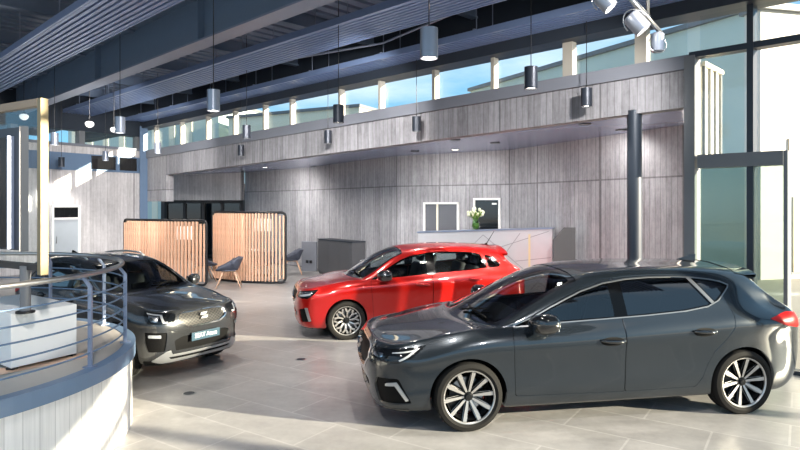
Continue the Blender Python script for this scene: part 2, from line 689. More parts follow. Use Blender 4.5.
# corner column, canopy column
mb = MB()
mb.bbox((-.13, -.02, 0), (.13, .02, 4.75))
mb.bbox((-.14, -.13, 0), (-.10, .13, 4.75))
mb.bbox((.10, -.13, 0), (.14, .13, 4.75))
c = local_obj(mb, 'column_corner', M['steel_blue'], fac(.05, -.12, 0), AF)
cY = 8.9
mb = MB()
mb.lathe([(.105, 0), (.105, 3.5)], 32)
c = mb.build('column_canopy', M['steel_dark'], None, True)
c.location = (sx(634.5, cY), cY, 0)
struct(c)

# recess: dark framed glass doors
rd = MB()
rv = Vector((RB[0] - RA[0], RB[1] - RA[1], 0))
RL = rv.length
ra = math.atan2(rv.y, rv.x)
for k in range(5):
    x = RL * k / 4
    rd.bbox((x - .05, -.05, 0), (x + .05, .08, 2.26))
rd.bbox((0, -.05, 2.16), (RL, .08, 2.28))
rd.bbox((0, -.05, 0), (RL, .08, .08))
do = local_obj(rd, 'door_2', M['black'], (*RA, 0), ra)
for k in range(4):
    MB().bbox((RL * k / 4 + .05, 0, .08), (RL * (k + 1) / 4 - .05, .02, 2.16)).build('door_glass', M['window_dark'], do)
wall_seg('wall_lobby', (-5.0, 25.2), (-10.2, 25.6), 0, 3, 0, 3, M['grey_wall'], side=-1)

# two windows in the back wall
wd = Vector((BW[3][0] - BW[2][0], BW[3][1] - BW[2][1], 0))
wa = math.atan2(wd.y, wd.x)


def s_back(u):
    k = (u - 400.0) / FPX
    e = wd.normalized()
    return (k * BW[2][1] - BW[2][0]) / (e.x - k * e.y)


for k, (ua, ub, za, zb, dark) in enumerate(((459.5, 424, 1.25, 2.17, 0), (501, 474, 1.25, 2.27, 1))):
    a, b = s_back(ua), s_back(ub)
    t = .05
    mb = MB()
    for (x0, x1, z0, z1) in ((a, a + t, za, zb), (b - t, b, za, zb), (a, b, zb - t, zb), (a, b, za, za + t)):
        mb.bbox((x0, -.03, z0), (x1, .06, z1))
    # the wall runs right to left: the room is on +y of this frame
    o = MB()
    o.v, o.f, o.mi = [(p[0], -p[1] + .03, p[2]) for p in mb.v], mb.f, mb.mi
    w = local_obj(o, 'window_%d' % wn, M['white'], (*BW[2], 0), wa)
    wn += 1
    MB().bbox((a + t, .004, za + t), (b - t, .02, zb - t)).build('pane', M['gloss_black'] if dark else mat('pane_grey', '#65666c', .15, .1, var=.25, nscale=1.2), w)
    if not dark:
        MB().bbox(((a + b) / 2 + .08, .02, za + t), ((a + b) / 2 + .13, .035, zb - t)).build('mullion', M['cream'], w)
    else:
        MB().bbox((a + .10, .02, zb - .16), (a + .22, .03, zb - .12)).build('latch', M['white'], w)

# ---- roof: deck, beams
dk = MB()
pitch = .32
ne = 113
prof = []
for k in range(ne):
    x = -14 + k * pitch
    prof += [(x, 5.62), (x + .20, 5.62), (x + .23, 5.76), (x + .29, 5.76)]
V = [(x, -11.2, z) for x, z in prof] + [(x, .6, z) for x, z in prof]
n = len(prof)
dk.add(V, [(i, i + 1, n + i + 1, n + i) for i in range(n - 1)])
local_obj(dk, 'ceiling', M['deck'], (CX, CY, 0), AF)
# secondary purlins run across under the deck, main beams along
pl = 0
for k in range(10):
    t = -1.5 + k * 2.6
    mb = MB().bbox((t - .03, -11.2, 5.40), (t + .03, .3, 5.62)).bbox((t - .07, -11.2, 5.38), (t + .07, .3, 5.41))
    local_obj(mb, 'beam_purlin', M['deck'], (CX, CY, 0), AF)


def ibeam(name, d, zb, zt, w, m, x0=-8, x1=22.2):
    mb = MB()
    mb.bbox((x0, d - .03, zb), (x1, d + .03, zt))
    mb.bbox((x0, d - w / 2, zb - .03), (x1, d + w / 2, zb), 1)
    mb.bbox((x0, d - w / 2, zt), (x1, d + w / 2, zt + .03))
    for k in range(7):
        x = x0 + 2 + k * 4.4
        mb.bbox((x - .01, d - w / 2 + .01, zb), (x + .01, d + w / 2 - .01, zt))
    return local_obj(mb, name, [m, M['steel_pale']], (CX, CY, 0), AF)


ibeam('beam_main', 4.76 - DF, 4.71, 5.42, .30, M['steel_blue'])
mb = MB().bbox((-6, -.2, ZT), (33, .25, 5.75))
local_obj(mb, 'beam_head', M['steel_dark'], (CX, CY, 0), AF)
# thin bracing rods under the deck
for k in range(9):
    t0 = 1.0 + 2.1 * k
    for (da, db) in ((4.95, 6.0), (6.95, 7.9), (3.9, 4.6)):
        rb = MB()
        for q in range(3):
            rb.tube([(t0 + .5 * q, da - DF, 5.34), (t0 + .5 * q, db - DF, 5.34)], .011, 6)
        local_obj(rb, 'beam_rod', M['steel_pale'], (CX, CY, 0), AF)
# ------------------------------------------------------------------ car bodies: one smooth spline skin per car, cut into its panels
def itab(x, tab, k):
    t = sorted(tab)
    return float(np.interp(x, [q[0] for q in t], [q[k] for q in t]))


NU, NV = 19, 12


def car_net(S):
    P = np.zeros((NU, NV, 3))
    xs, xr = S['x6'][0], S['x6'][-1]
    fr = S.get('fr', [(1, 0, 1), (.965, .46, .96), (.80, .80, .78), (.42, .955, .42)])
    rr = S.get('rr', [(.45, .96, .42), (.84, .80, .80), (.97, .44, .96), (1, 0, 1)])
    cf = [0, .5, .82, 1] + [1] * 11 + [1, .86, .5, 0]
    for u in range(NU):
        for v in range(7):
            if u < 4:
                xf, yf, zf = fr[u]
                x = xs + (S['xn'][v] - xs) * xf
                y = S['W'][v] * itab(xs, S['taper'], 1) * yf
                z = itab(xs, S['zs'][v], 1) * (1 - zf) + S['zn'][v] * zf
            elif u < 15:
                x = S['x6'][u - 4]
                y = S['W'][v] * itab(x, S['taper'], 1)
                if v == 6 and 'y6' in S:
                    y = itab(x, S['y6'], 1)
                z = itab(x, S['zs'][v], 1)
            else:
                xf, yf, zf = rr[u - 15]
                x = xr + (S['xt'][v] - xr) * xf
                y = S['W'][v] * itab(xr, S['taper'], 1) * yf
                z = itab(xr, S['zs'][v], 1) * (1 - zf) + S['zt'][v] * zf
            P[u, v] = (x, y, z)
        x8, x11 = S['x8'][u], S['x11'][u]
        y8 = itab(x8, S['line8'], 1) * cf[u]
        zc8 = itab(x8, S['zc'], 1)
        z8 = zc8 + (itab(x8, S['line8'], 2) - zc8) * cf[u]
        P[u, 8] = (x8, y8, z8)
        z11 = itab(x11, S['zc'], 1)
        P[u, 11] = (x11, 0, z11)
        for v, s in ((9, .70), (10, .36)):
            P[u, v] = (x11 + (x8 - x11) * s ** 2, y8 * s, z11 + (z8 - z11) * s ** 2.2)
        P[u, 7] = (P[u, 6] + P[u, 8]) / 2
        if 7 <= u <= 15:
            P[u, 7, 1] += S.get('bulge', .018)
            P[u, 7, 2] += .004
        elif u < 7:
            P[u, 7, 2] += .012
    for (u, v, dx, dy, dz) in S.get('tweak', []):
        P[u, v] += (dx, dy, dz)
    return P


class Skin:
    def __init__(self, P):
        self.P = P
        C = P.copy()
        self.C = self.pad(C)
        uu, vv = np.meshgrid(np.arange(NU, dtype=float), np.arange(NV, dtype=float), indexing='ij')
        for _ in range(3):
            E = P - self.ev(uu.ravel(), vv.ravel()).reshape(P.shape)
            C = C + .85 * E
            C[0, :, 1] = 0
            C[-1, :, 1] = 0
            C[:, -1, 1] = 0
            self.C = self.pad(C)
        n = 14
        gu, gv = np.meshgrid(np.linspace(0, NU - 1, (NU - 1) * n + 1), np.linspace(0, NV - 1, (NV - 1) * n + 1), indexing='ij')
        self.gu, self.gv = gu.ravel(), gv.ravel()
        self.gp = self.ev(self.gu, self.gv)

    def pad(self, C):
        Q = np.zeros((C.shape[0] + 2, C.shape[1] + 2, 3))
        Q[1:-1, 1:-1] = C
        m = np.array([1, -1, 1])
        Q[0, 1:-1] = C[1] * m
        Q[-1, 1:-1] = C[-2] * m
        Q[:, 0] = 2 * Q[:, 1] - Q[:, 2]
        Q[:, -1] = Q[:, -3] * m
        return Q

    def ev(self, u, v):
        C = self.C
        nu, nv = C.shape[0] - 2, C.shape[1] - 2
        u = np.clip(u, 0, nu - 1)
        v = np.clip(v, 0, nv - 1)
        iu = np.minimum(u.astype(int), nu - 2)
        iv = np.minimum(v.astype(int), nv - 2)
        fu, fv = u - iu, v - iv

        def w(t):
            return [(1 - t) ** 3 / 6, (3 * t ** 3 - 6 * t ** 2 + 4) / 6, (-3 * t ** 3 + 3 * t ** 2 + 3 * t + 1) / 6, t ** 3 / 6]
        wu, wv = w(fu), w(fv)
        out = np.zeros((len(u), 3))
        for a in range(4):
            for b in range(4):
                out += (wu[a] * wv[b])[:, None] * C[iu + a, iv + b]
        return out

    def normal(self, u, v):
        e = 1e-3
        du = self.ev(u + e, v) - self.ev(u - e, v)
        dv = self.ev(u, v + e) - self.ev(u, v - e)
        n = np.cross(du, dv)
        # next to the folded corners take the derivative a little inside
        L = np.linalg.norm(n, axis=1)
        bad = L < 1e-9
        if bad.any():
            uu = np.clip(u, .3, NU - 1.3)
            vv = np.clip(v, .3, NV - 1.4)
            du = self.ev(uu + e, vv) - self.ev(uu - e, vv)
            dv = self.ev(uu, vv + e) - self.ev(uu, vv - e)
            n2 = np.cross(du, dv)
            n[bad] = n2[bad]
        n /= np.maximum(np.linalg.norm(n, axis=1), 1e-12)[:, None]
        return n

    AX = {'side': (0, 2), 'front': (1, 2), 'rear': (1, 2), 'top': (0, 1)}
    RG = {'side': (2.2, 16.6, .3, 8.8), 'front': (0, 4, 0, 9), 'rear': (14.6, 18, 0, 10), 'top': (0, 18, 6, 11)}

    def inv(self, pts, view, rg=None):
        a, b = self.AX[view]
        u0, u1, v0, v1 = rg or self.RG[view]
        sel = (self.gu >= u0) & (self.gu <= u1) & (self.gv >= v0) & (self.gv <= v1)
        G = self.gp[sel][:, [a, b]]
        GU, GV = self.gu[sel], self.gv[sel]
        out = []
        for p in pts:
            k = int(np.argmin(((G - np.array(p)) ** 2).sum(1)))
            u, v = GU[k], GV[k]
            for _ in range(6):
                e = 1e-3
                q = self.ev(np.array([u, u + e, u]), np.array([v, v, v + e]))[:, [a, b]]
                J = np.stack([(q[1] - q[0]) / e, (q[2] - q[0]) / e], 1)
                r = np.array(p) - q[0]
                d = np.linalg.lstsq(J, r, rcond=1e-3)[0]
                d = np.clip(d, -.25, .25)
                u = min(max(u + d[0], u0), u1)
                v = min(max(v + d[1], v0), v1)
            if view in ('front', 'rear') and abs(p[0]) < 1e-6:
                u = 0.0 if view == 'front' else NU - 1.0
            out.append((u, v))
        return out

    def at(self, u, v, off=0.0):
        p = self.ev(np.array([float(u)]), np.array([float(v)]))
        n = self.normal(np.array([float(u)]), np.array([float(v)]))
        return Vector(p[0] + n[0] * off), Vector(n[0])


def dense(poly, step):
    out = []
    for i in range(len(poly)):
        a, b = np.array(poly[i]), np.array(poly[(i + 1) % len(poly)])
        n = max(1, int(math.ceil(np.linalg.norm(b - a) / step)))
        for k in range(n):
            out.append(tuple(a + (b - a) * k / n))
    return out


def roundp(poly, r, n=4):
    out = []
    m = len(poly)
    for i in range(m):
        p0, p1, p2 = np.array(poly[i - 1]), np.array(poly[i]), np.array(poly[(i + 1) % m])
        d0, d2 = p0 - p1, p2 - p1
        l0, l2 = np.linalg.norm(d0), np.linalg.norm(d2)
        k = min(r, l0 * .45, l2 * .45)
        a, b = p1 + d0 / l0 * k, p1 + d2 / l2 * k
        for j in range(n + 1):
            t = j / n
            out.append(tuple((1 - t) ** 2 * a + 2 * t * (1 - t) * p1 + t * t * b))
    return out


def grow(poly, d):
    m = len(poly)
    P = [np.array(p) for p in poly]
    A = sum(P[i][0] * P[(i + 1) % m][1] - P[(i + 1) % m][0] * P[i][1] for i in range(m))
    s = 1 if A > 0 else -1
    out = []
    for i in range(m):
        t0 = P[i] - P[i - 1]
        t1 = P[(i + 1) % m] - P[i]
        t0 = t0 / max(np.linalg.norm(t0), 1e-9)
        t1 = t1 / max(np.linalg.norm(t1), 1e-9)
        n0, n1 = np.array([t0[1], -t0[0]]) * s, np.array([t1[1], -t1[0]]) * s
        n = n0 + n1
        L = np.linalg.norm(n)
        n = n / L if L > 1e-6 else n0
        c = max(.4, float(n @ n0))
        out.append(tuple(P[i] + n * d / c))
    return out


def inpoly(x, y, poly):
    c = np.zeros(len(x), bool)
    j = len(poly) - 1
    for i in range(len(poly)):
        xi, yi = poly[i]
        xj, yj = poly[j]
        if yi != yj:
            c ^= ((yi > y) != (yj > y)) & (x < (xj - xi) * (y - yi) / (yj - yi) + xi)
        j = i
    return c


def cut_skin(sk, feats, du=8, dv=6):
    """feats: list of (name, uv polygon); returns {name: triangles} with uv vertex array. First match wins, the rest is 'body'."""
    V = []
    for i in range((NU - 1) * du + 1):
        for j in range((NV - 1) * dv + 1):
            V.append((i / du, j / dv))
    E = []
    for nm, poly in feats:
        o = len(V)
        V.extend(poly)
        m = len(poly)
        E.extend([(o + k, o + (k + 1) % m) for k in range(m)])
    res = delaunay_2d_cdt([Vector((p[0], p[1])) for p in V], E, [], 0, 1e-4)
    uv = np.array([(p.x, p.y) for p in res[0]])
    T = np.array([t for t in res[2] if len(t) == 3])
    c = uv[T].mean(1)
    ok = (c[:, 0] > 0) & (c[:, 0] < NU - 1) & (c[:, 1] > 0) & (c[:, 1] < NV - 1)
    T, c = T[ok], c[ok]
    lab = np.full(len(T), len(feats))
    for k in range(len(feats) - 1, -1, -1):
        lab[inpoly(c[:, 0], c[:, 1], feats[k][1])] = k
    out = {}
    for k in range(len(feats) + 1):
        nm = feats[k][0] if k < len(feats) else 'body'
        t = T[lab == k]
        if len(t):
            out[nm] = np.vstack([out[nm], t]) if nm in out else t
    return uv, out


def skin_part(sk, uv, T, name, mats, parent, off=0.0, side=0, depth=.018, liner=False):
    """side 0: both halves in one mesh, +1 left half, -1 right half"""
    idx, inv = np.unique(T.ravel(), return_inverse=True)
    T = inv.reshape(-1, 3)
    u, v = uv[idx, 0], uv[idx, 1]
    N = sk.normal(u, v)
    P = sk.ev(u, v) + N * off
    mid = (v > NV - 1 - 1e-6) | (u < 1e-6) | (u > NU - 1 - 1e-6)
    N[mid, 1] = 0
    N /= np.maximum(np.linalg.norm(N, axis=1), 1e-9)[:, None]
    P[mid, 1] = 0
    # orient triangles with the normals
    fn = np.cross(P[T[:, 1]] - P[T[:, 0]], P[T[:, 2]] - P[T[:, 0]])
    flip = (fn * N[T].sum(1)).sum(1) < 0
    T[flip] = T[flip][:, ::-1]
    # rim
    ed = {}
    for t in T:
        for a, b in ((t[0], t[1]), (t[1], t[2]), (t[2], t[0])):
            ed[(a, b)] = 1
    bd = [(a, b) for (a, b) in ed if (b, a) not in ed and not (mid[a] and mid[b])]
    Vs, Fs, Ns, MI = [P], [T.tolist()], [N], [0] * len(T)
    n0 = len(P)
    if depth and bd:
        bi = sorted({a for e in bd for a in e})
        mp = {a: n0 + k for k, a in enumerate(bi)}
        Vs.append(P[bi] - N[bi] * depth)
        Ns.append(N[bi])
        Fs.append([(b, a, mp[a], mp[b]) for a, b in bd])
        MI += [0] * len(bd)
        n0 += len(bi)
    if liner:
        Vs.append(P - N * .022)
        Ns.append(-N)
        Fs.append((T[:, ::-1] + n0).tolist())
        MI += [1] * len(T)
    VV, NN = np.vstack(Vs), np.vstack(Ns)
    FF = [f for g in Fs for f in g]
    if side <= 0:
        m = np.array([1, -1, 1])
        V2, N2, F2 = VV * m, NN * m, [tuple(reversed(f)) for f in FF]
        if side == 0:
            o = len(VV)
            FF = FF + [tuple(i + o for i in f) for f in F2]
            VV, NN = np.vstack([VV, V2]), np.vstack([NN, N2])
            MI = MI + MI
        else:
            VV, NN, FF = V2, N2, F2
    me = bpy.data.meshes.new(name)
    me.from_pydata(VV.tolist(), [], FF)
    for mm in mats:
        me.materials.append(mm)
    for p, k in zip(me.polygons, MI):
        p.material_index = min(k, len(mats) - 1)
        p.use_smooth = True
    me.normals_split_custom_set_from_vertices(NN.tolist())
    o = bpy.data.objects.new(name, me)
    COL.objects.link(o)
    o.parent = parent
    return o


# ------------------------------------------------------------------ wheels
def wheel_meshes(R, rim_r, width, style):
    """local frame: axle along z, outer face at +z"""
    w = width
    tyre = MB().lathe([(rim_r - .005, -w * .40), (rim_r + .012, -w * .47), (R - .045, -w * .5), (R - .012, -w * .455), (R, -w * .36), (R, -w * .16), (R - .006, -w * .15), (R - .006, -w * .12), (R, -w * .11),
                       (R, w * .11), (R - .006, w * .12), (R - .006, w * .15), (R, w * .16), (R, w * .36), (R - .012, w * .455), (R - .045, w * .5), (rim_r + .03, w * .495), (rim_r + .012, w * .47), (rim_r - .005, w * .40)], 56)
    rim = MB()
    r = rim_r
    rim.lathe([(r - .03, -w * .45), (r, -w * .42), (r - .03, -w * .3), (r - .045, w * .15), (r - .028, w * .38)], 56, mi=1)
    rim.lathe([(r - .010, w * .36), (r - .009, w * .42), (r - .002, w * .45), (r + .004, w * .455), (r + .006, w * .44), (r + .004, w * .40)], 56, mi=0)
    zf = w * .36

    def spoke(a0, a1, r0, r1, w0, w1, z0, z1, t=.035):
        c0, s0, c1, s1 = math.cos(a0), math.sin(a0), math.cos(a1), math.sin(a1)
        A, B = Vector((c0 * r0, s0 * r0, 0)), Vector((c1 * r1, s1 * r1, 0))
        d = (B - A).normalized()
        n = Vector((-d.y, d.x, 0))
        top = [A + n * w0 + Vector((0, 0, z0)), B + n * w1 + Vector((0, 0, z1)), B - n * w1 + Vector((0, 0, z1)), A - n * w0 + Vector((0, 0, z0))]
        bot = [p - Vector((0, 0, t)) + (n * .006 if k in (0, 1) else -n * .006) for k, p in enumerate(top)]
        V = top + bot
        rim.add(V, [(0, 1, 2, 3)], 0)
        rim.add(V, [(4, 7, 6, 5), (0, 4, 5, 1), (1, 5, 6, 2), (2, 6, 7, 3), (3, 7, 4, 0)], 1)
    if style == 'ten':
        for k in range(10):
            a = 2 * PI * k / 10 + .12
            tw = .10 if k % 2 else -.10
            spoke(a + tw * .2, a, .035, r - .012, .009, .0175, zf - .02, w * .40)
            spoke(a + tw * .2, a, .04, r - .02, .016, .024, zf - .05, w * .34)
    elif style == 'mesh':
        for k in range(10):
            a = 2 * PI * k / 10 + .1
            s = .21
            spoke(a, a + s * .5, .05, r * .62, .012, .013, zf - .03, zf)
            spoke(a + s * .5, a + s * 1.5, r * .60, r - .024, .013, .017, zf, w * .40)
            spoke(a + s * .5, a - s * .55, r * .60, r - .024, .012, .014, zf, w * .40)
    else:
        for k in range(5):
            a = 2 * PI * k / 5 + .3
            for s in (-1, 1):
                spoke(a + s * .10, a + s * .24, .055, r - .026, .016, .026, zf - .03, w * .40)
    rim.lathe([(.0, zf - .014), (.040, zf - .016), (.050, zf - .03), (.058, zf - .075), (0.0, zf - .075)], 28, mi=1)
    cap = MB().lathe([(0, zf + .004), (.026, zf + .003), (.031, zf - .004), (.031, zf - .012)], 20)
    disc = MB().lathe([(.06, -.012), (r * .66, -.012), (r * .68, -.018), (r * .68, -.034), (r * .66, -.04), (.06, -.04)], 40)
    disc.box((r * .52, .02, -.02), (.09, .17, .09), mi=1)
    return tyre, rim, cap, disc


def build_wheels(root, S, M, sc):
    tyre, rim, cap, disc = wheel_meshes(S['wheel_r'], S['rim_r'], .215, S['rim'])
    first = None
    for xx in (0.0, -S['wb']):
        for sgn in (1, -1):
            steer = S.get('steer', 0) if xx == 0 else 0
            # outer face is local +z -> +y (left) or -y (right)
            y = S['track'] * sgn
            w = sub('wheel', root, (xx, y, S['wheel_r']))
            w.rotation_euler = (Matrix.Rotation(steer, 3, 'Z') @ Matrix.Rotation(-PI / 2 * sgn, 3, 'X')).to_euler()
            w.scale = (sc[2] / sc[0], 1, 1)
            if first is None:
                first = (tyre.build('tyre', M['tyre'], w, True, 40), rim.build('rim', [M['rim_face'], M['rim_dark']], w, True, 28),
                         cap.build('hub_cap', M['rim_dark'], w, True, 40), disc.build('brake_disc', [M['steel'], M['rim_dark']], w, True, 30))
            else:
                for o in first:
                    c = o.copy()
                    COL.objects.link(c)
                    c.parent = w


# ------------------------------------------------------------------ the car
def arc(cx, cz, r, a0, a1, n):
    return [(cx + r * math.cos(a0 + (a1 - a0) * k / n), cz + r * math.sin(a0 + (a1 - a0) * k / n)) for k in range(n + 1)]


def build_car(name, label, S, M, loc, yaw, scale=1.0):
    root = thing(name, label, 'car', loc, yaw)
    root.scale = scale
    sk = Skin(car_net(S))
    feats = []
    arcs = {}

    def addpoly(nm, pts, view, step=None, rg=None):
        if view == 'uv':
            feats.append((nm, dense(pts, step or .12)))
        else:
            d = dense(pts, step or .04)
            feats.append((nm, sk.inv(d, view, rg)))

    # wheel arches
    for key, cx in (('front', 0.0), ('rear', -S['wb'])):
        r, cz = S['arch_r'], S['wheel_r'] + .005
        zb = S['sill_z']
        a = math.asin((zb - cz) / r)
        pts = arc(cx, cz, r, a, PI - a, 40)
        uvp = sk.inv(pts, 'side', (2.2, 16.6, .35, 8))
        arcs[key] = (pts, uvp)
        feats.append(('hole', [(uvp[0][0], -1.0)] + uvp + [(uvp[-1][0], -1.0)]))
    if S.get('clad'):
        for key, cx in (('front', 0.0), ('rear', -S['wb'])):
            r, cz = S['arch_r'] + S['clad'], S['wheel_r'] + .005
            zb = S['sill_z'] + .05
            a = math.asin((zb - cz) / r)
            uvp = sk.inv(arc(cx, cz, r, a, PI - a, 40), 'side', (2.2, 16.6, .35, 8))
            feats.append(('cladding', [(uvp[0][0], -1.0)] + uvp + [(uvp[-1][0], -1.0)]))
    for nm, view, pts, *rest in S['feats']:
        addpoly(nm, pts, view, *rest)
    # doors: glass, frame, panel, gap
    for nm, pts in S['side']:
        addpoly(nm, pts, 'side', .03)
    for nm, pts in S['doors']:
        addpoly(nm, pts, 'side', .03)
        addpoly('gap', grow(pts, .007), 'side', .03)
    hood = S['hood']
    addpoly('hood', hood, 'uv')
    addpoly('gap', grow(hood, .035), 'uv')
    if S.get('sill_clad'):
        addpoly('cladding', S['sill_clad'], 'uv')
    uv, parts = cut_skin(sk, feats)
    style = S['style']
    made = {}
    order = ['body', 'front_door', 'rear_door'] + [k for k in parts if k not in ('body', 'front_door', 'rear_door')]
    for nm in order:
        if nm == 'hole' or nm not in parts:
            continue
        st = style.get(nm)
        if st is None:
            st = (nm, M['paint'], 0.0, 0, None)
        pname, mt, off, sides, parent = st
        liner = nm in ('body', 'front_door', 'rear_door')
        mts = [mt, M['trim']] if liner else [mt]
        for sd in ((0,) if sides == 0 else (1, -1)):
            par = root
            if parent:
                par = made.get((parent, sd)) or made.get((parent, 0)) or root
            made[(nm, sd)] = skin_part(sk, uv, parts[nm], pname, mts, par, off, sd, depth=(.03 if nm not in ('gap',) else 0), liner=liner)
    body = made[('body', 0)]
    # arch liners
    for key in arcs:
        pts, uvp = arcs[key]
        q = sk.ev(np.array([p[0] for p in uvp]), np.array([p[1] for p in uvp]))
        cx = 0.0 if key == 'front' else -S['wb']
        for s in (1, -1):
            lin_mb = MB()
            A = [Vector((p[0], p[1] * s, p[2])) for p in q]
            B = [Vector((p[0], .55 * s, p[2])) for p in q]
            n = len(A)
            lin_mb.add(A + B, [(i, i + 1, n + i + 1, n + i) for i in range(n - 1)])
            lin_mb.add(B + [Vector((cx, .55 * s, S['wheel_r']))], [(i, i + 1, n) for i in range(n - 1)])
            lin_mb.build('wheel_arch_liner', M['trim'], root)
    build_wheels(root, S, M, scale)
    # underbody and cabin
    zb = S['sill_z'] + .02
    ub = MB()
    xF, xR, wb = S['xn'][0] - .02, S['xt'][0] + .02, S['wb']
    a = S['arch_r'] + .02
    ub.bbox((-wb + a, -.74, zb), (-a, .74, zb + .06))
    ub.bbox((a, -.56, zb), (xF, .56, zb + .05))
    ub.bbox((-a, -.54, zb), (a, .54, zb + .05))
    ub.bbox((-wb - a, -.54, zb), (-wb + a, .54, zb + .05))
    ub.bbox((xR, -.56, zb), (-wb - a, .56, zb + .05))
    ub.build('underbody', M['trim'], root)
    cab = sub('cabin_interior', root)
    seat_z = S.get('seat_z', .50)
    xd = S.get('dash_x', -.62)
    dash = MB().bevbox((xd, 0, S['belt'] - .10), (.42, 1.36, .22), .07, n=3)
    dash.bevbox((xd - .12, 0, S['belt'] - .28), (.3, .5, .3), .04)
    dash.bevbox((xd - .19, 0, S['belt'] + .02), (.03, .26, .15), .012)
    dash.build('dashboard', M['trim'], cab, True, 40)
    flo = MB().bbox((-wb - .35, -.66, .30), (-.30, .66, .34))
    flo.bbox((-.36, -.66, .3), (-.30, .66, S['belt'] - .05))
    flo.bbox((-wb - .35, -.62, .3), (-wb - .1, .62, S['belt'] - .12))
    flo.build('cabin_floor', M['trim'], cab)
    sy = .36
    sw = MB()
    c = Vector((xd - .42, sy, S['belt'] - .10))
    ax = Vector((.92, 0, -.38)).normalized()
    e2 = Vector((0, 1, 0))
    e3 = ax.cross(e2)
    ring = [c + (e2 * math.cos(2 * PI * k / 28) + e3 * math.sin(2 * PI * k / 28)) * .18 for k in range(28)]
    sw.tube(ring, .015, 8, closed=True)
    for k in (0, 14, 21):
        sw.tube([c, ring[k]], .016, 6)
    sw.tube([c - ax * .02, c + ax * .22], .035, 10)
    sw.build('steering_wheel', M['trim'], cab, True, 50)
    for (xx, yy) in ((-1.22, .37), (-1.22, -.37), (-2.12, .36), (-2.12, -.36)):
        if xx < -2 and S['wb'] < 2.6:
            xx = -2.02
        st = MB().bevbox((xx + .05, yy, seat_z - .06), (.5, .5, .18), .06, n=3)
        M4 = Matrix.Rotation(math.radians(-14), 3, 'Y')
        b = MB().bevbox((0, 0, 0), (.15, .5, .62), .06, n=3)
        hd = MB().bevbox((0, 0, 0), (.10, .27, .19), .045, n=3)
        st.add([M4 @ Vector(p) + Vector((xx - .24, yy, seat_z + .28)) for p in b.v], b.f)
        st.add([M4 @ Vector(p) + Vector((xx - .35, yy, seat_z + .70)) for p in hd.v], hd.f)
        st.build('car_seat', M['seat'], cab, True, 45)
    # mirrors
    mx, my, mz = S['mirror']
    for s in (1, -1):
        mb = MB()
        prof = [(-.11, .02, .35), (-.10, .055, .8), (-.06, .085, 1.0), (0, .095, 1.0), (.06, .088, .92), (.10, .06, .7), (.125, .02, .3)]
        n = 14
        V = []
        for (dy, hz, k) in prof:
            for q in range(n):
                t = 2 * PI * q / n
                cx_, cz_ = math.cos(t), math.sin(t)
                ex = .095 * k * math.copysign(abs(cx_) ** .8, cx_)
                ez = hz * math.copysign(abs(cz_) ** .8, cz_)
                V.append((mx + ex + (.03 if cx_ > 0 else 0) - dy * .25, (my + dy) * s, mz + ez + dy * .12))
        F = [(i * n + q, i * n + (q + 1) % n, (i + 1) * n + (q + 1) % n, (i + 1) * n + q) for i in range(len(prof) - 1) for q in range(n)]
        F += [tuple(range(n)), tuple((len(prof) - 1) * n + q for q in range(n))]
        mb.add(V, F)
        mo = mb.build('side_mirror', M[S.get('mirror_mat', 'paint')], root, True, 60)
        MB().tube([(mx + .05, (my - .21) * s, mz - .07), (mx + .02, (my - .03) * s, mz - .06)], [.035, .03], 8).build('mirror_foot', M['gloss_black'], mo, True, 60)
        MB().bevbox((mx - .085, my * s, mz), (.01, .16, .11), .004).build('mirror_glass', M['mirror'], mo)
    # door handles sit proud of the doors
    for (dn, hx, hz) in S['handles']:
        (u, v), = sk.inv([(hx, hz)], 'side')
        p, nn = sk.at(u, v)
        for s in (1, -1):
            h = MB()
            L = .115
            pts = []
            for k in range(9):
                t = -1 + 2 * k / 8
                pts.append((p.x + t * L, (p.y + .008 + .022 * (1 - t ** 4)) * s, p.z + .008 * t))
            h.tube(pts, [.012, .017, .019, .020, .020, .020, .019, .017, .012], 8)
            ho = h.build('door_handle', M[S.get('handle_mat', 'gloss_black')], made[(dn, s)], True, 60)
            cup = MB()
            ring = [(p.x + .115 * math.cos(t), p.z - .006 + .042 * math.sin(t)) for t in [2 * PI * k / 20 for k in range(20)]]
            uvr = sk.inv(ring, 'side')
            q = sk.ev(np.array([a_[0] for a_ in uvr]), np.array([a_[1] for a_ in uvr]))
            cup.add([(a_[0], (a_[1] + .002) * s, a_[2]) for a_ in q], [tuple(range(20))])
            cup.build('handle_recess', M[S.get('cup_mat', 'trim')], made[(dn, s)])
    # wipers along the foot of the windscreen
    for (ua, va, ub_, vb) in ((7.12, 8.9, 7.35, 10.9), (7.12, 10.75, 7.42, 9.4)):
        a_, _ = sk.at(ua, va, .012)
        b_, _ = sk.at(ub_, vb, .014)
        m_, _ = sk.at((ua + ub_) / 2, (va + vb) / 2, .03)
        sg = -1 if va > vb else 1
        w = MB().tube([Vector((q.x, q.y * 1, q.z)) for q in (a_, m_, b_)], [.011, .008, .006], 6)
        w.build('wiper', M['trim'], root, True)
    return root, sk, made
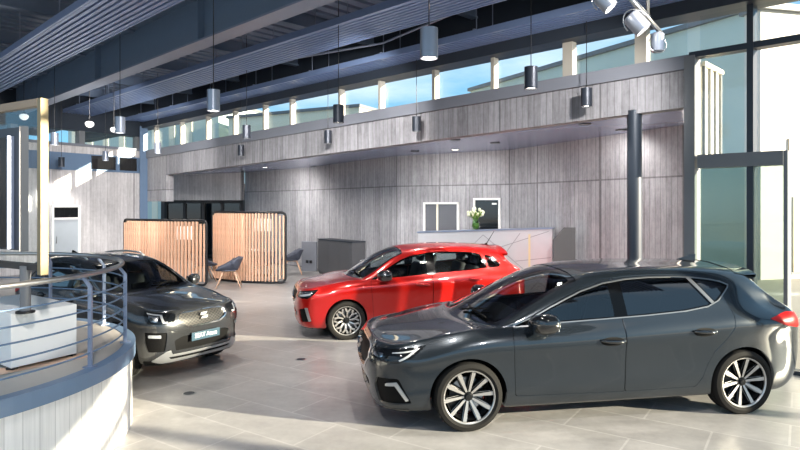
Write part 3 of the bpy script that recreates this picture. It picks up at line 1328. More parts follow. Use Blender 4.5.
# ------------------------------------------------------------------ measurements of the three cars (x forward from the front axle, metres)
def common_style(M, **kw):
    st = {
        'body': ('body', M['paint'], 0, 0, None),
        'hood': ('hood', M['paint'], 0, 0, None),
        'front_door': ('front_door', M['paint'], 0, 1, None),
        'rear_door': ('rear_door', M['paint'], 0, 1, None),
        'gap': ('panel_gap', M['trim'], -.014, 0, None),
        'front_glass': ('window_glass', M['side_glass'], -.006, 1, 'front_door'),
        'rear_glass': ('window_glass', M['rear_side_glass'], -.006, 1, 'rear_door'),
        'quarter_glass': ('quarter_window', M['rear_side_glass'], -.006, 1, None),
        'front_frame': ('window_frame', M['frame_black'], -.003, 1, 'front_door'),
        'rear_frame': ('window_frame', M['frame_black'], -.003, 1, 'rear_door'),
        'dlo': ('window_surround', M['frame_black'], -.003, 1, None),
        'pillar': ('pillar_trim', M['frame_black'], -.003, 1, None),
        'bright': ('window_trim_strip', M['trim_bright'], .004, 1, None),
        'windscreen': ('windscreen', M['screen_glass'], -.006, 0, None),
        'screen_edge': ('windscreen_edge', M['gloss_black'], -.008, 0, None),
        'backlight': ('rear_window', M['rear_side_glass'], -.006, 0, None),
        'headlamp': ('headlamp', M['lamp_glass'], -.002, 1, None),
        'drl': ('daytime_running_light', M['drl'], .003, 1, 'headlamp'),
        'tail': ('tail_lamp', M['tail'], .004, 1, None),
        'grille': ('grille', M['grille'], -.030, 0, None),
        'grille_frame': ('grille_frame', M['chrome'], .004, 0, None),
        'intake': ('lower_intake', M['trim'], -.03, 0, None),
        'fog': ('fog_lamp_recess', M['trim'], -.02, 1, None),
        'fog_blade': ('bumper_blade', M['satin'], .006, 1, None),
        'splitter': ('front_splitter', M['gloss_black'], .008, 0, None),
        'skid': ('skid_plate', M['satin'], .010, 0, None),
        'cladding': ('wheel_arch_cladding', M['trim'], .012, 0, None),
        'lamp_chrome': ('headlamp_reflector', M['chrome'], .001, 1, 'headlamp'),
        'diffuser': ('rear_diffuser', M['trim'], .004, 0, None),
        'side_skirt': ('side_skirt', M['paint'], .012, 1, None),
    }
    st.update(kw)
    return st


def spec_leon(M):
    S = dict(wb=2.686, wheel_r=.312, rim_r=.236, rim='ten', track=.775, arch_r=.346, sill_z=.205, belt=.90)
    S['W'] = [.72, .815, .862, .872, .888, .897, .835]
    S['taper'] = [(.42, .955), (.2, .985), (0, .995), (-.5, .995), (-1.3, 1.0), (-2.1, 1.0), (-2.69, 1.005), (-2.95, .985), (-3.12, .955)]
    S['zs'] = {0: [(.4, .20), (-3.1, .22)], 1: [(.4, .185), (-3.1, .20)], 2: [(.4, .30), (0, .32), (-2.7, .33), (-3.1, .36)],
               3: [(.4, .45), (0, .48), (-1.3, .47), (-2.7, .53), (-3.1, .56)], 4: [(.4, .58), (0, .655), (-1.3, .66), (-2.7, .72), (-3.1, .74)],
               5: [(.42, .67), (0, .775), (-.5, .80), (-1.3, .815), (-2.1, .845), (-2.69, .90), (-3.12, .915)],
               6: [(.42, .77), (.1, .845), (-.2, .885), (-.4, .90), (-.72, .915), (-1.3, .94), (-2.1, .985), (-2.69, 1.04), (-3.12, 1.02)]}
    S['y6'] = [(.42, .75), (.1, .79), (-.22, .80), (-.5, .80), (-.82, .815), (-1.3, .83), (-2.1, .835), (-2.62, .815), (-2.92, .77), (-3.12, .72)]
    S['xn'] = [.70, .79, .835, .865, .87, .845, .79]
    S['zn'] = [.20, .19, .27, .42, .56, .66, .735]
    S['xt'] = [-3.30, -3.40, -3.46, -3.49, -3.475, -3.46, -3.41]
    S['zt'] = [.28, .30, .40, .55, .74, .87, .965]
    S['x6'] = [.42, .12, -.20, -.40, -.74, -1.16, -1.68, -2.20, -2.62, -2.92, -3.12]
    S['x8'] = [.76, .74, .68, .56, .40, .14, -.12, -.30, -.66, -1.08, -1.62, -2.20, -2.62, -2.92, -3.04, -3.14, -3.24, -3.32, -3.365]
    S['x11'] = [.70, .66, .58, .46, .32, .16, .0, -.12, -.50, -.95, -1.55, -2.16, -2.62, -2.93, -3.02, -3.12, -3.22, -3.32, -3.39]
    S['line8'] = [(.80, .55, .73), (.52, .64, .785), (.14, .69, .86), (-.12, .71, .90), (-.30, .725, .925), (-.45, .718, .995), (-.66, .70, 1.095), (-.95, .655, 1.225), (-1.2, .62, 1.315), (-1.5, .59, 1.362), (-1.78, .578, 1.382), (-2.25, .57, 1.378),
                  (-2.62, .565, 1.365), (-2.92, .56, 1.325), (-3.04, .58, 1.23), (-3.14, .61, 1.125), (-3.24, .64, 1.045), (-3.4, .66, .96)]
    S['zc'] = [(.80, .735), (.70, .78), (.52, .82), (.16, .875), (0, .90), (-.12, .93), (-.5, 1.155), (-.95, 1.365), (-1.25, 1.42), (-1.7, 1.447), (-2.2, 1.442), (-2.62, 1.432), (-2.93, 1.40), (-3.03, 1.325), (-3.2, 1.165),
               (-3.32, 1.04), (-3.40, .97)]
    S['mirror'] = (-.66, .975, .965)
    S['mirror_mat'] = 'gloss_black'
    S['hood'] = roundp([(-.5, 6.55), (1.6, 6.45), (2.9, 7.2), (4.0, 7.75), (6.55, 7.85), (6.75, 9.2), (6.8, 11.5), (-.5, 11.5)], .3)
    S['feats'] = [
        ('drl', 'uv', [(2.52, 5.53), (3.97, 5.76), (2.97, 4.78), (2.90, 4.90), (3.62, 5.61), (2.52, 5.42)], .08),
        ('lamp_chrome', 'uv', roundp([(1.47, 5.23), (2.07, 5.38), (2.07, 4.98), (1.52, 4.88)], .1), .08),
        ('headlamp', 'uv', roundp([(1.17, 5.33), (1.32, 5.73), (2.32, 5.88), (3.12, 5.96), (4.27, 5.88), (3.52, 5.08), (2.87, 4.53), (2.02, 4.63), (1.27, 4.73)], .15), .1),
        ('grille', 'uv', roundp([(-.5, 3.35), (.75, 3.45), (1.15, 4.4), (1.0, 5.35), (.7, 5.6), (-.5, 5.65)], .15), .1),
        ('grille_frame', 'uv', roundp([(-.5, 3.2), (.82, 3.3), (1.25, 4.4), (1.1, 5.45), (.76, 5.75), (-.5, 5.8)], .15), .1),
        ('fog_blade', 'uv', [(2.35, 3.0), (2.85, 3.08), (3.42, 2.0), (3.27, 1.96), (2.78, 2.9), (2.35, 2.88)], .08),
        ('fog', 'uv', roundp([(1.70, 2.80), (1.90, 3.35), (2.95, 3.35), (3.60, 1.75), (1.85, 1.65)], .15), .1),
        ('intake', 'uv', roundp([(-.5, 1.7), (1.2, 1.75), (1.2, 2.9), (.8, 3.0), (-.5, 3.0)], .15), .1),
        ('splitter', 'uv', [(-.5, .2), (1.0, .2), (3.2, .3), (3.45, 1.25), (1.0, 1.15), (-.5, 1.15)], .12),
        ('windscreen', 'uv', roundp([(7.1, 8.38), (9.0, 8.38), (9.12, 9.3), (9.12, 11.5), (7.1, 11.5), (7.08, 9.5)], .1), .1),
        ('screen_edge', 'uv', roundp([(6.85, 8.1), (9.1, 8.15), (9.25, 9.3), (9.25, 11.5), (6.8, 11.5), (6.75, 9.2)], .1), .1),
        ('backlight', 'uv', roundp([(14.2, 8.5), (14.15, 11.5), (16.6, 11.5), (16.6, 8.6), (15.6, 8.35)], .15), .1),
        ('tail', 'side', roundp([(-2.96, .925), (-3.20, .975), (-3.43, .95), (-3.44, .84), (-3.30, .82), (-3.12, .86)], .02), .03, (13.2, 17, 3, 7)),
    ]
    top = [(-.44, .925), (-.62, .99), (-.80, 1.075), (-.96, 1.143), (-1.12, 1.208), (-1.36, 1.275), (-1.6, 1.308), (-1.82, 1.32), (-2.08, 1.320), (-2.32, 1.308), (-2.48, 1.288), (-2.58, 1.268), (-2.645, 1.238)]
    bot = [(-2.63, 1.218), (-2.48, 1.105), (-2.35, 1.055), (-2.1, 1.018), (-1.7, .99), (-1.2, .965), (-.8, .945), (-.44, .915)]
    dlo = top + bot

    def clip(P, p, q):
        # keep what lies behind (more negative x of) the line p-q, seen with p below q
        out = []
        n = len(P)

        def sd(w):
            return (q[0] - p[0]) * (w[1] - p[1]) - (q[1] - p[1]) * (w[0] - p[0])
        for k in range(n):
            a, b = P[k], P[(k + 1) % n]
            da, db = sd(a), sd(b)
            if da >= 0:
                out.append(a)
            if da * db < 0:
                t = da / (da - db)
                out.append((a[0] + (b[0] - a[0]) * t, a[1] + (b[1] - a[1]) * t))
        return out

    def band(l0, l1, ins):
        # slice of the window outline behind line l0 and ahead of line l1; a line is (x at z=.9, x at z=1.35)
        P = grow(dlo, -ins) if ins else list(dlo)
        P = clip(P, (l0[0], .9), (l0[1], 1.35))
        return clip(P, (l1[1], 1.35), (l1[0], .9))
    S['side'] = [
        ('front_glass', band((-.70, -.70), (-1.40, -1.40), .012)),
        ('rear_glass', band((-1.525, -1.525), (-2.50, -2.19), .012)),
        ('quarter_glass', band((-2.58, -2.27), (-3.2, -3.2), .014)),
        ('bright', band((-2.52, -2.21), (-2.56, -2.25), .002)),
        ('front_frame', band((-.2, -.2), (-1.4615, -1.4615), 0)),
        ('rear_frame', band((-1.4615, -1.4615), (-2.52, -2.21), 0)),
        ('dlo', dlo),
        ('bright', grow(dlo, .010)),
    ]
    S['doors'] = [
        ('front_door', roundp([(-.43, .30), (-.415, .58), (-.40, .80), (-.42, .905), (-.62, 1.005), (-.80, 1.092), (-.96, 1.163), (-1.12, 1.228), (-1.36, 1.297), (-1.452, 1.318), (-1.456, 1.0), (-1.462, .6), (-1.462, .29)], .02)),
        ('rear_door', roundp([(-1.476, .29), (-1.474, .6), (-1.470, 1.0), (-1.466, 1.32), (-1.62, 1.334), (-1.85, 1.342), (-2.1, 1.338), (-2.28, 1.328), (-2.46, 1.27), (-2.545, 1.12), (-2.58, .98), (-2.56, .86), (-2.47, .74), (-2.36, .63), (-2.29, .50), (-2.25, .39), (-2.18, .30)], .02)),
    ]
    S['handles'] = [('front_door', -1.33, .775), ('rear_door', -2.25, .83)]
    S['style'] = common_style(M)
    return S


def spec_ibiza(M):
    S = dict(wb=2.564, wheel_r=.302, rim_r=.222, rim='mesh', track=.765, arch_r=.340, sill_z=.205, belt=.92, handle_mat='paint', cup_mat='paint')
    S['W'] = [.70, .80, .85, .862, .878, .887, .825]
    S['taper'] = [(.40, .955), (.2, .985), (0, .995), (-.5, .995), (-1.3, 1.0), (-2.1, 1.0), (-2.56, 1.0), (-2.8, .975), (-2.95, .95)]
    S['zs'] = {0: [(.4, .20), (-3.1, .22)], 1: [(.4, .185), (-3.1, .20)], 2: [(.4, .30), (0, .32), (-2.7, .33), (-3.1, .36)],
               3: [(.4, .45), (0, .48), (-1.3, .47), (-2.5, .52), (-2.95, .55)], 4: [(.4, .60), (0, .66), (-1.3, .66), (-2.5, .70), (-2.95, .73)],
               5: [(.42, .71), (0, .82), (-.5, .845), (-1.3, .865), (-2.1, .885), (-2.56, .91), (-2.95, .93)],
               6: [(.42, .80), (.1, .87), (-.2, .905), (-.4, .915), (-.72, .935), (-1.3, .975), (-2.1, 1.035), (-2.6, 1.08), (-2.95, 1.06)]}
    S['y6'] = [(.42, .745), (.1, .78), (-.22, .79), (-.5, .795), (-.82, .81), (-1.3, .825), (-2.1, .825), (-2.5, .805), (-2.8, .765), (-2.95, .725)]
    S['xn'] = [.64, .73, .775, .80, .805, .785, .735]
    S['zn'] = [.20, .19, .27, .42, .57, .69, .765]
    S['xt'] = [-3.06, -3.14, -3.20, -3.235, -3.225, -3.21, -3.17]
    S['zt'] = [.28, .30, .40, .55, .74, .88, .985]
    S['x6'] = [.40, .12, -.20, -.40, -.70, -1.05, -1.55, -2.05, -2.48, -2.78, -2.94]
    S['x8'] = [.70, .68, .62, .52, .36, .12, -.12, -.30, -.60, -.96, -1.50, -2.05, -2.48, -2.76, -2.86, -2.95, -3.03, -3.10, -3.125]
    S['x11'] = [.65, .61, .54, .43, .28, .14, .0, -.12, -.48, -.88, -1.45, -2.04, -2.48, -2.78, -2.86, -2.94, -3.02, -3.10, -3.16]
    S['line8'] = [(.74, .55, .765), (.5, .63, .82), (.12, .68, .89), (-.12, .70, .925), (-.30, .715, .945), (-.45, .71, 1.02), (-.62, .69, 1.12), (-.92, .64, 1.285), (-1.15, .61, 1.352), (-1.5, .59, 1.388), (-2.0, .58, 1.39),
                  (-2.4, .57, 1.37), (-2.64, .565, 1.335), (-2.76, .57, 1.285), (-2.86, .59, 1.20), (-2.95, .62, 1.11), (-3.05, .65, 1.03), (-3.2, .66, .98)]
    S['zc'] = [(.74, .76), (.65, .81), (.5, .85), (.14, .905), (0, .93), (-.12, .96), (-.48, 1.19), (-.88, 1.385), (-1.25, 1.445), (-1.7, 1.46), (-2.06, 1.455), (-2.5, 1.432), (-2.78, 1.398), (-2.86, 1.335), (-3.0, 1.18),
               (-3.1, 1.06), (-3.18, .99)]
    S['mirror'] = (-.62, .955, 1.0)
    S['mirror_mat'] = 'gloss_black'
    S['hood'] = roundp([(-.5, 6.55), (1.6, 6.45), (2.9, 7.2), (4.0, 7.75), (6.55, 7.85), (6.75, 9.2), (6.8, 11.5), (-.5, 11.5)], .3)
    S['feats'] = [
        ('drl', 'uv', [(1.80, 5.10), (2.40, 5.25), (3.00, 5.40), (2.85, 5.10), (2.30, 4.90), (1.85, 4.85)], .08),
        ('lamp_chrome', 'uv', roundp([(1.60, 5.55), (3.40, 5.82), (3.10, 5.55), (1.60, 5.30)], .1), .08),
        ('headlamp', 'uv', roundp([(1.30, 5.35), (1.50, 5.75), (2.30, 5.92), (3.10, 6.00), (3.80, 6.00), (3.30, 5.20), (2.70, 4.55), (2.00, 4.60), (1.40, 4.75)], .15), .1),
        ('grille', 'uv', roundp([(-0.50, 3.80), (0.80, 3.85), (1.15, 4.55), (1.00, 5.30), (0.75, 5.50), (-0.50, 5.55)], .15), .1),
        ('grille_frame', 'uv', roundp([(-0.50, 3.67), (0.86, 3.73), (1.25, 4.55), (1.10, 5.40), (0.80, 5.65), (-0.50, 5.70)], .15), .1),
        ('fog_blade', 'uv', [(2.45, 3.5), (2.72, 3.5), (3.0, 2.15), (2.75, 2.1)], .08),
        ('fog', 'uv', roundp([(1.7, 3.3), (2.7, 3.55), (3.02, 2.05), (1.9, 1.95)], .15), .1),
        ('intake', 'uv', roundp([(-.5, 1.75), (1.2, 1.8), (1.35, 3.0), (.9, 3.2), (-.5, 3.2)], .15), .1),
        ('splitter', 'uv', [(-.5, .2), (1.0, .2), (2.9, .3), (3.1, .85), (1.0, .9), (-.5, .9)], .12),
        ('windscreen', 'uv', roundp([(7.1, 8.38), (9.0, 8.38), (9.12, 9.3), (9.12, 11.5), (7.1, 11.5), (7.08, 9.5)], .1), .1),
        ('screen_edge', 'uv', roundp([(6.85, 8.1), (9.05, 8.2), (9.2, 9.3), (9.2, 11.5), (6.8, 11.5), (6.75, 9.2)], .1), .1),
        ('backlight', 'uv', roundp([(14.2, 8.5), (14.15, 11.5), (16.6, 11.5), (16.6, 8.6), (15.6, 8.35)], .15), .1),
        ('tail', 'side', roundp([(-2.92, .99), (-3.10, 1.01), (-3.18, .99), (-3.19, .88), (-3.05, .87), (-2.94, .91)], .02), .03, (13.2, 17, 3, 7)),
    ]
    front = [(-.42, .935), (-.58, 1.035), (-.75, 1.135), (-.92, 1.225), (-1.10, 1.29), (-1.38, 1.33), (-1.38, 1.0), (-.42, .925)]
    rear = [(-1.49, 1.338), (-1.75, 1.346), (-2.0, 1.343), (-2.22, 1.328), (-2.34, 1.295), (-2.42, 1.14), (-2.42, 1.08), (-2.15, 1.05), (-1.49, 1.007)]
    S['side'] = [
        ('front_glass', [(-.64, .955), (-.66, 1.062), (-.76, 1.122), (-.93, 1.21), (-1.10, 1.273), (-1.36, 1.314), (-1.36, 1.012)]),
        ('rear_glass', grow(rear, -.014)),
        ('front_frame', front),
        ('rear_frame', rear),
        ('quarter_glass', roundp([(-2.44, 1.26), (-2.52, 1.245), (-2.66, 1.13), (-2.64, 1.105), (-2.47, 1.095)], .02)),
        ('dlo', roundp([(-2.425, 1.28), (-2.53, 1.265), (-2.69, 1.13), (-2.65, 1.085), (-2.455, 1.075)], .02)),
        ('pillar', [(-1.37, 1.332), (-1.50, 1.34), (-1.50, 1.002), (-1.37, .995)]),
    ]
    S['doors'] = [
        ('front_door', roundp([(-.45, .31), (-.43, .60), (-.40, .82), (-.41, .92), (-.58, 1.055), (-.75, 1.155), (-.92, 1.245), (-1.10, 1.31), (-1.38, 1.35), (-1.428, 1.352), (-1.432, 1.0), (-1.44, .6), (-1.44, .30)], .02)),
        ('rear_door', roundp([(-1.454, .30), (-1.454, .6), (-1.446, 1.0), (-1.442, 1.354), (-1.75, 1.366), (-2.0, 1.363), (-2.22, 1.343), (-2.35, 1.28), (-2.42, 1.14), (-2.44, 1.0), (-2.40, .85), (-2.32, .73), (-2.22, .63), (-2.16, .50), (-2.13, .40), (-2.07, .31)], .02)),
    ]
    S['handles'] = [('front_door', -1.26, .845), ('rear_door', -2.18, .905)]
    S['style'] = common_style(M)
    return S


def spec_ateca(M):
    S = dict(wb=2.638, wheel_r=.345, rim_r=.240, rim='five', track=.79, arch_r=.375, sill_z=.26, belt=1.08, clad=.055, seat_z=.68, dash_x=-.66, steer=0.0)
    S['W'] = [.72, .83, .885, .895, .908, .917, .84]
    S['taper'] = [(.42, .955), (.2, .985), (0, 1.0), (-.5, .995), (-1.3, 1.0), (-2.1, 1.0), (-2.64, 1.0), (-2.9, .98), (-3.12, .95)]
    S['zs'] = {0: [(.4, .25), (-3.1, .27)], 1: [(.4, .235), (-3.1, .26)], 2: [(.4, .37), (0, .39), (-2.7, .40), (-3.1, .43)],
               3: [(.4, .52), (0, .56), (-1.3, .55), (-2.6, .60), (-3.1, .63)], 4: [(.4, .68), (0, .75), (-1.3, .75), (-2.6, .79), (-3.1, .82)],
               5: [(.42, .83), (0, .93), (-.5, .955), (-1.3, .965), (-2.1, .985), (-2.64, 1.01), (-3.12, 1.03)],
               6: [(.42, .955), (.1, 1.02), (-.22, 1.05), (-.5, 1.07), (-1.3, 1.09), (-2.1, 1.11), (-2.64, 1.15), (-3.12, 1.15)]}
    S['y6'] = [(.42, .78), (.1, .82), (-.22, .825), (-.5, .82), (-.82, .83), (-1.3, .845), (-2.1, .845), (-2.62, .825), (-2.92, .79), (-3.12, .75)]
    S['xn'] = [.68, .76, .83, .86, .865, .845, .79]
    S['zn'] = [.25, .24, .33, .48, .66, .80, .915]
    S['xt'] = [-3.30, -3.40, -3.47, -3.50, -3.49, -3.46, -3.40]
    S['zt'] = [.32, .35, .46, .62, .82, .97, 1.08]
    S['x6'] = [.42, .12, -.22, -.50, -.82, -1.20, -1.70, -2.20, -2.62, -2.92, -3.12]
    S['x8'] = [.76, .74, .68, .56, .38, .10, -.22, -.52, -.84, -1.20, -1.66, -2.20, -2.66, -2.98, -3.10, -3.20, -3.28, -3.34, -3.36]
    S['x11'] = [.70, .66, .58, .46, .30, .10, -.15, -.40, -.72, -1.08, -1.60, -2.18, -2.66, -3.00, -3.08, -3.16, -3.24, -3.32, -3.38]
    S['line8'] = [(.80, .58, .92), (.52, .66, .965), (.1, .71, 1.03), (-.22, .735, 1.075), (-.45, .745, 1.11), (-.62, .74, 1.185), (-.92, .695, 1.34), (-1.22, .635, 1.46), (-1.66, .61, 1.53), (-2.2, .60, 1.53),
                  (-2.66, .59, 1.49), (-2.98, .59, 1.41), (-3.10, .61, 1.32), (-3.20, .64, 1.22), (-3.3, .68, 1.11), (-3.4, .68, 1.08)]
    S['zc'] = [(.80, .915), (.70, .965), (.52, 1.005), (.1, 1.06), (-.15, 1.085), (-.40, 1.12), (-.72, 1.295), (-1.08, 1.47), (-1.34, 1.55), (-1.7, 1.59), (-2.2, 1.595), (-2.66, 1.565), (-3.0, 1.515), (-3.08, 1.45), (-3.2, 1.30),
               (-3.32, 1.15), (-3.40, 1.08)]
    S['mirror'] = (-.74, 1.01, 1.14)
    S['hood'] = roundp([(-.5, 6.6), (1.6, 6.5), (2.9, 7.2), (4.0, 7.75), (6.55, 7.85), (6.75, 9.2), (6.8, 11.5), (-.5, 11.5)], .3)
    S['feats'] = [
        ('drl', 'uv', [(1.6, 5.05), (1.75, 5.05), (1.95, 5.8), (3.2, 6.0), (3.1, 5.85), (2.05, 5.68), (1.85, 4.9), (1.6, 4.9)], .08),
        ('lamp_chrome', 'uv', roundp([(2.1, 5.55), (2.9, 5.7), (2.6, 5.1), (2.15, 5.05)], .1), .08),
        ('headlamp', 'uv', roundp([(1.22, 5.5), (1.27, 5.95), (2.2, 6.12), (3.0, 6.2), (3.7, 6.2), (3.3, 5.5), (2.75, 4.85), (1.8, 4.8), (1.27, 4.95)], .15), .1),
        ('grille', 'uv', roundp([(-.5, 4.3), (.72, 4.35), (1.08, 4.9), (1.08, 5.5), (.9, 5.82), (-.5, 5.9)], .15), .1),
        ('grille_frame', 'uv', roundp([(-.5, 4.2), (.76, 4.25), (1.15, 4.85), (1.15, 5.52), (.94, 5.92), (-.5, 6.0)], .15), .1),
        ('fog_lamp', 'uv', roundp([(2.0, 3.85), (2.85, 3.85), (2.85, 3.62), (2.0, 3.62)], .06), .08),
        ('fog', 'uv', roundp([(1.65, 4.05), (3.15, 4.1), (3.2, 3.3), (2.9, 2.45), (1.8, 2.5)], .15), .1),
        ('intake', 'uv', roundp([(-.5, 2.4), (1.25, 2.45), (1.35, 3.35), (.95, 3.6), (-.5, 3.6)], .15), .1),
        ('vent', 'uv', roundp([(-.5, 1.55), (1.45, 1.6), (1.6, 2.0), (-.5, 2.0)], .1), .1),
        ('skid', 'uv', [(-.5, 1.25), (1.9, 1.2), (2.6, 1.6), (2.2, 2.0), (1.75, 2.5), (1.5, 2.6), (1.4, 2.2), (-.5, 2.2)], .12),
        ('cladding', 'uv', [(-.5, .2), (3.4, .2), (3.4, 1.5), (2.6, 1.55), (1.9, 1.15), (-.5, 1.2)], .12),
        ('windscreen', 'uv', roundp([(7.1, 8.38), (9.0, 8.38), (9.12, 9.3), (9.12, 11.5), (7.1, 11.5), (7.08, 9.5)], .1), .1),
        ('screen_edge', 'uv', roundp([(6.85, 8.1), (9.05, 8.2), (9.2, 9.3), (9.2, 11.5), (6.8, 11.5), (6.75, 9.2)], .1), .1),
        ('backlight', 'uv', roundp([(14.2, 8.5), (14.15, 11.5), (16.6, 11.5), (16.6, 8.6), (15.6, 8.35)], .15), .1),
        ('tail', 'side', roundp([(-3.0, 1.07), (-3.30, 1.10), (-3.42, 1.07), (-3.44, .95), (-3.30, .94), (-3.06, 1.0)], .02), .03, (13.2, 17, 3, 7)),
    ]
    front = [(-.70, 1.115), (-.85, 1.21), (-1.0, 1.29), (-1.2, 1.375), (-1.42, 1.435), (-1.44, 1.105), (-.70, 1.09)]
    rear = [(-1.55, 1.455), (-1.8, 1.478), (-2.1, 1.478), (-2.3, 1.462), (-2.42, 1.40), (-2.5, 1.23), (-2.5, 1.15), (-2.2, 1.13), (-1.55, 1.108)]
    S['side'] = [
        ('front_glass', [(-.86, 1.108), (-.88, 1.205), (-1.0, 1.272), (-1.2, 1.357), (-1.41, 1.415), (-1.42, 1.118)]),
        ('rear_glass', grow(rear, -.014)),
        ('front_frame', front),
        ('rear_frame', rear),
        ('quarter_glass', roundp([(-2.56, 1.40), (-2.72, 1.36), (-2.90, 1.22), (-2.86, 1.19), (-2.58, 1.165)], .02)),
        ('dlo', roundp([(-2.50, 1.43), (-2.72, 1.39), (-2.94, 1.22), (-2.88, 1.17), (-2.56, 1.145)], .02)),
        ('pillar', [(-1.43, 1.44), (-1.56, 1.462), (-1.56, 1.10), (-1.43, 1.10)]),
    ]
    S['doors'] = [
        ('front_door', roundp([(-.47, .40), (-.46, .70), (-.50, 1.0), (-.62, 1.10), (-.80, 1.21), (-1.0, 1.315), (-1.22, 1.405), (-1.42, 1.455), (-1.48, 1.465), (-1.485, 1.1), (-1.495, .7), (-1.495, .38)], .02)),
        ('rear_door', roundp([(-1.509, .38), (-1.509, .7), (-1.50, 1.1), (-1.494, 1.468), (-1.8, 1.498), (-2.1, 1.498), (-2.32, 1.48), (-2.47, 1.40), (-2.53, 1.25), (-2.54, 1.1), (-2.50, .95), (-2.41, .82), (-2.31, .72), (-2.24, .58), (-2.20, .48), (-2.15, .39)], .02)),
    ]
    S['sill_clad'] = [(4.0, -.5), (15.2, -.5), (15.2, 1.7), (4.0, 1.7)]
    S['handles'] = [('front_door', -1.34, .97), ('rear_door', -2.22, 1.0)]
    S['style'] = common_style(M, vent=('bumper_vent', M['trim'], -.01, 0, None), fog_lamp=('fog_lamp', M['drl'], -.006, 1, None))
    return S
# ------------------------------------------------------------------ ribbed ceiling panels, ducts of the heating
def ribbed(name, label, d0, d1, z, x0, x1, nr):
    t = thing(name, label, 'ceiling panel', (CX, CY, 0), AF, 'ribbed metal ceiling panels')
    w = d1 - d0
    mb = MB()
    prof = []
    for k in range(nr):
        a = d0 + w * k / nr
        p = w / nr
        prof += [(a, z + .055), (a + p * .22, z + .055), (a + p * .30, z), (a + p * .86, z), (a + p * .94, z + .055)]
    prof.append((d1, z + .055))
    n = len(prof)
    V = [(x0, y, h) for y, h in prof] + [(x1, y, h) for y, h in prof]
    for i in range(n - 1):
        mb.add([V[i], V[i + 1], V[n + i + 1], V[n + i]], [(0, 1, 2, 3)], 1 if i % 5 in (0, 4) else 0)  # slot faces in dark steel: the shade between ribs put into the colour
    mb.bbox((x0, d0 - .02, z - .01), (x1, d0 + .01, z + .10))
    mb.bbox((x0, d1 - .01, z - .01), (x1, d1 + .02, z + .10))
    mb.build('ribbed_sheet', [M['panel_steel'], M['steel_dark']], t)
    mb = MB()
    mb.bbox((x0, d0, z + .08), (x1, d1, z + .10))
    mb.build('top_sheet', M['deck'], t)
    for k in range(int((x1 - x0) / 2.2)):
        x = x0 + 1.0 + 2.2 * k
        hb = MB()
        for dd in (d0 + .08, d1 - .08):
            hb.tube([(x, dd, z + .1), (x, dd, 5.6)], .009, 6)
        hb.bbox((x - .02, d0, z + .10), (x + .02, d1, z + .13))
        hb.build('hanger', M['steel_pale'], t)
    return t


ribbed('ceiling_panel', 'long ribbed metal ceiling panel nearest the camera, above the deep blue-grey beam', 2.98 - DF, 3.84 - DF, 4.9, -4, 22.2, 9)
ribbed('ceiling_panel', 'long ribbed metal ceiling panel hung between the deep blue-grey beam and the clerestory panel', 6.03 - DF, 6.88 - DF, 4.9, -1.5, 22.2, 9)
ribbed('ceiling_panel', 'long ribbed metal ceiling panel running close along the clerestory windows', 7.98 - DF, 8.60 - DF, 4.88, .3, 22.2, 7)

# sprinkler pipe under the deck
pp = MB().tube([fac(6, -2.0, 5.2), fac(12.5, -.9, 5.12), fac(16, -1.3, 5.3)], .022, 8)
tag(pp.build('sprinkler_pipe', M['steel_pale'], None, True), 'thin pale pipe slung under the dark roof deck above the clerestory panel', 'pipe')

# ------------------------------------------------------------------ pendant lamps
pend = [
    (429, 43.5, 30, 0, 'silver cylinder pendant lamp, the largest one, hanging alone under the middle ribbed panel'),
    (531, 78, 22, 1, 'dark cylinder pendant lamp hanging in front of the wide sky window of the clerestory'),
    (586.5, 97.5, 18, 1, 'dark cylinder pendant lamp in front of the concrete fascia nearest the black round column'),
    (213.5, 100.5, 21, 0, 'grey cylinder pendant lamp hanging in front of the dark roof, left of the clerestory'),
    (338.5, 114, 18, 1, 'black cylinder pendant lamp overlapping the cream building in the clerestory'),
    (120, 125, 16, 0, 'grey cylinder pendant lamp hanging just left of the corner column among white globe lamps'),
    (54.5, 139, 12, 0, 'small grey cylinder pendant lamp just right of the display frame post'),
    (105.5, 156, 9.5, 0, 'tiny grey cylinder pendant lamp in front of the blue steel band by the corner'),
    (61.5, 162, 9.5, 1, 'tiny dark cylinder pendant lamp before the steel band over the white framed door'),
    (157.8, 148, 10.5, 0, 'small grey cylinder pendant lamp in front of the pier right of the corner column'),
    (246.5, 132, 13.5, 1, 'dark cylinder pendant lamp at the far clerestory sill, higher of two close together'),
    (241, 150.5, 10.5, 1, 'small dark cylinder pendant lamp on the far fascia, lower of two close together'),
    (328, 137, 12, 1, 'small blue-black cylinder pendant lamp against the middle of the concrete fascia'),
    (416.5, 124, 14, 1, 'dark cylinder pendant lamp against the concrete fascia right above the red car'),
]
LAMP_SPOTS = []
for (u, v, px, dark, lab) in pend:
    Y = FPX * .28 / px
    X = sx(u, Y)
    z = CAM_Z + (V0 - v) * Y / FPX
    # keep clear of the glazed side
    d = X * NX + Y * NY
    if d > DF - .25:
        f = (DF - .25) / d
        X, Y, z = X * f, Y * f, CAM_Z + (z - CAM_Z) * f
    t = thing('pendant_lamp', lab, 'lamp', (X, Y, z - .14), 0, 'cylinder pendant lamps')
    sh = MB().lathe([(.076, .0), (.084, .0), (.084, .28), (.03, .285), (0, .285)], 28)
    sh.build('lamp_shade', M['lamp_shell_dark' if dark else 'lamp_shell'], t, True, 40)
    MB().lathe([(0, .02), (.076, .02)], 24).build('reflector', M['lamp_on'], t, True)
    MB().tube([(0, 0, .28), (0, 0, 5.62 - z + .14)], .006, 6).build('cord', M['black'], t)
    LAMP_SPOTS.append((X, Y, z - .16))

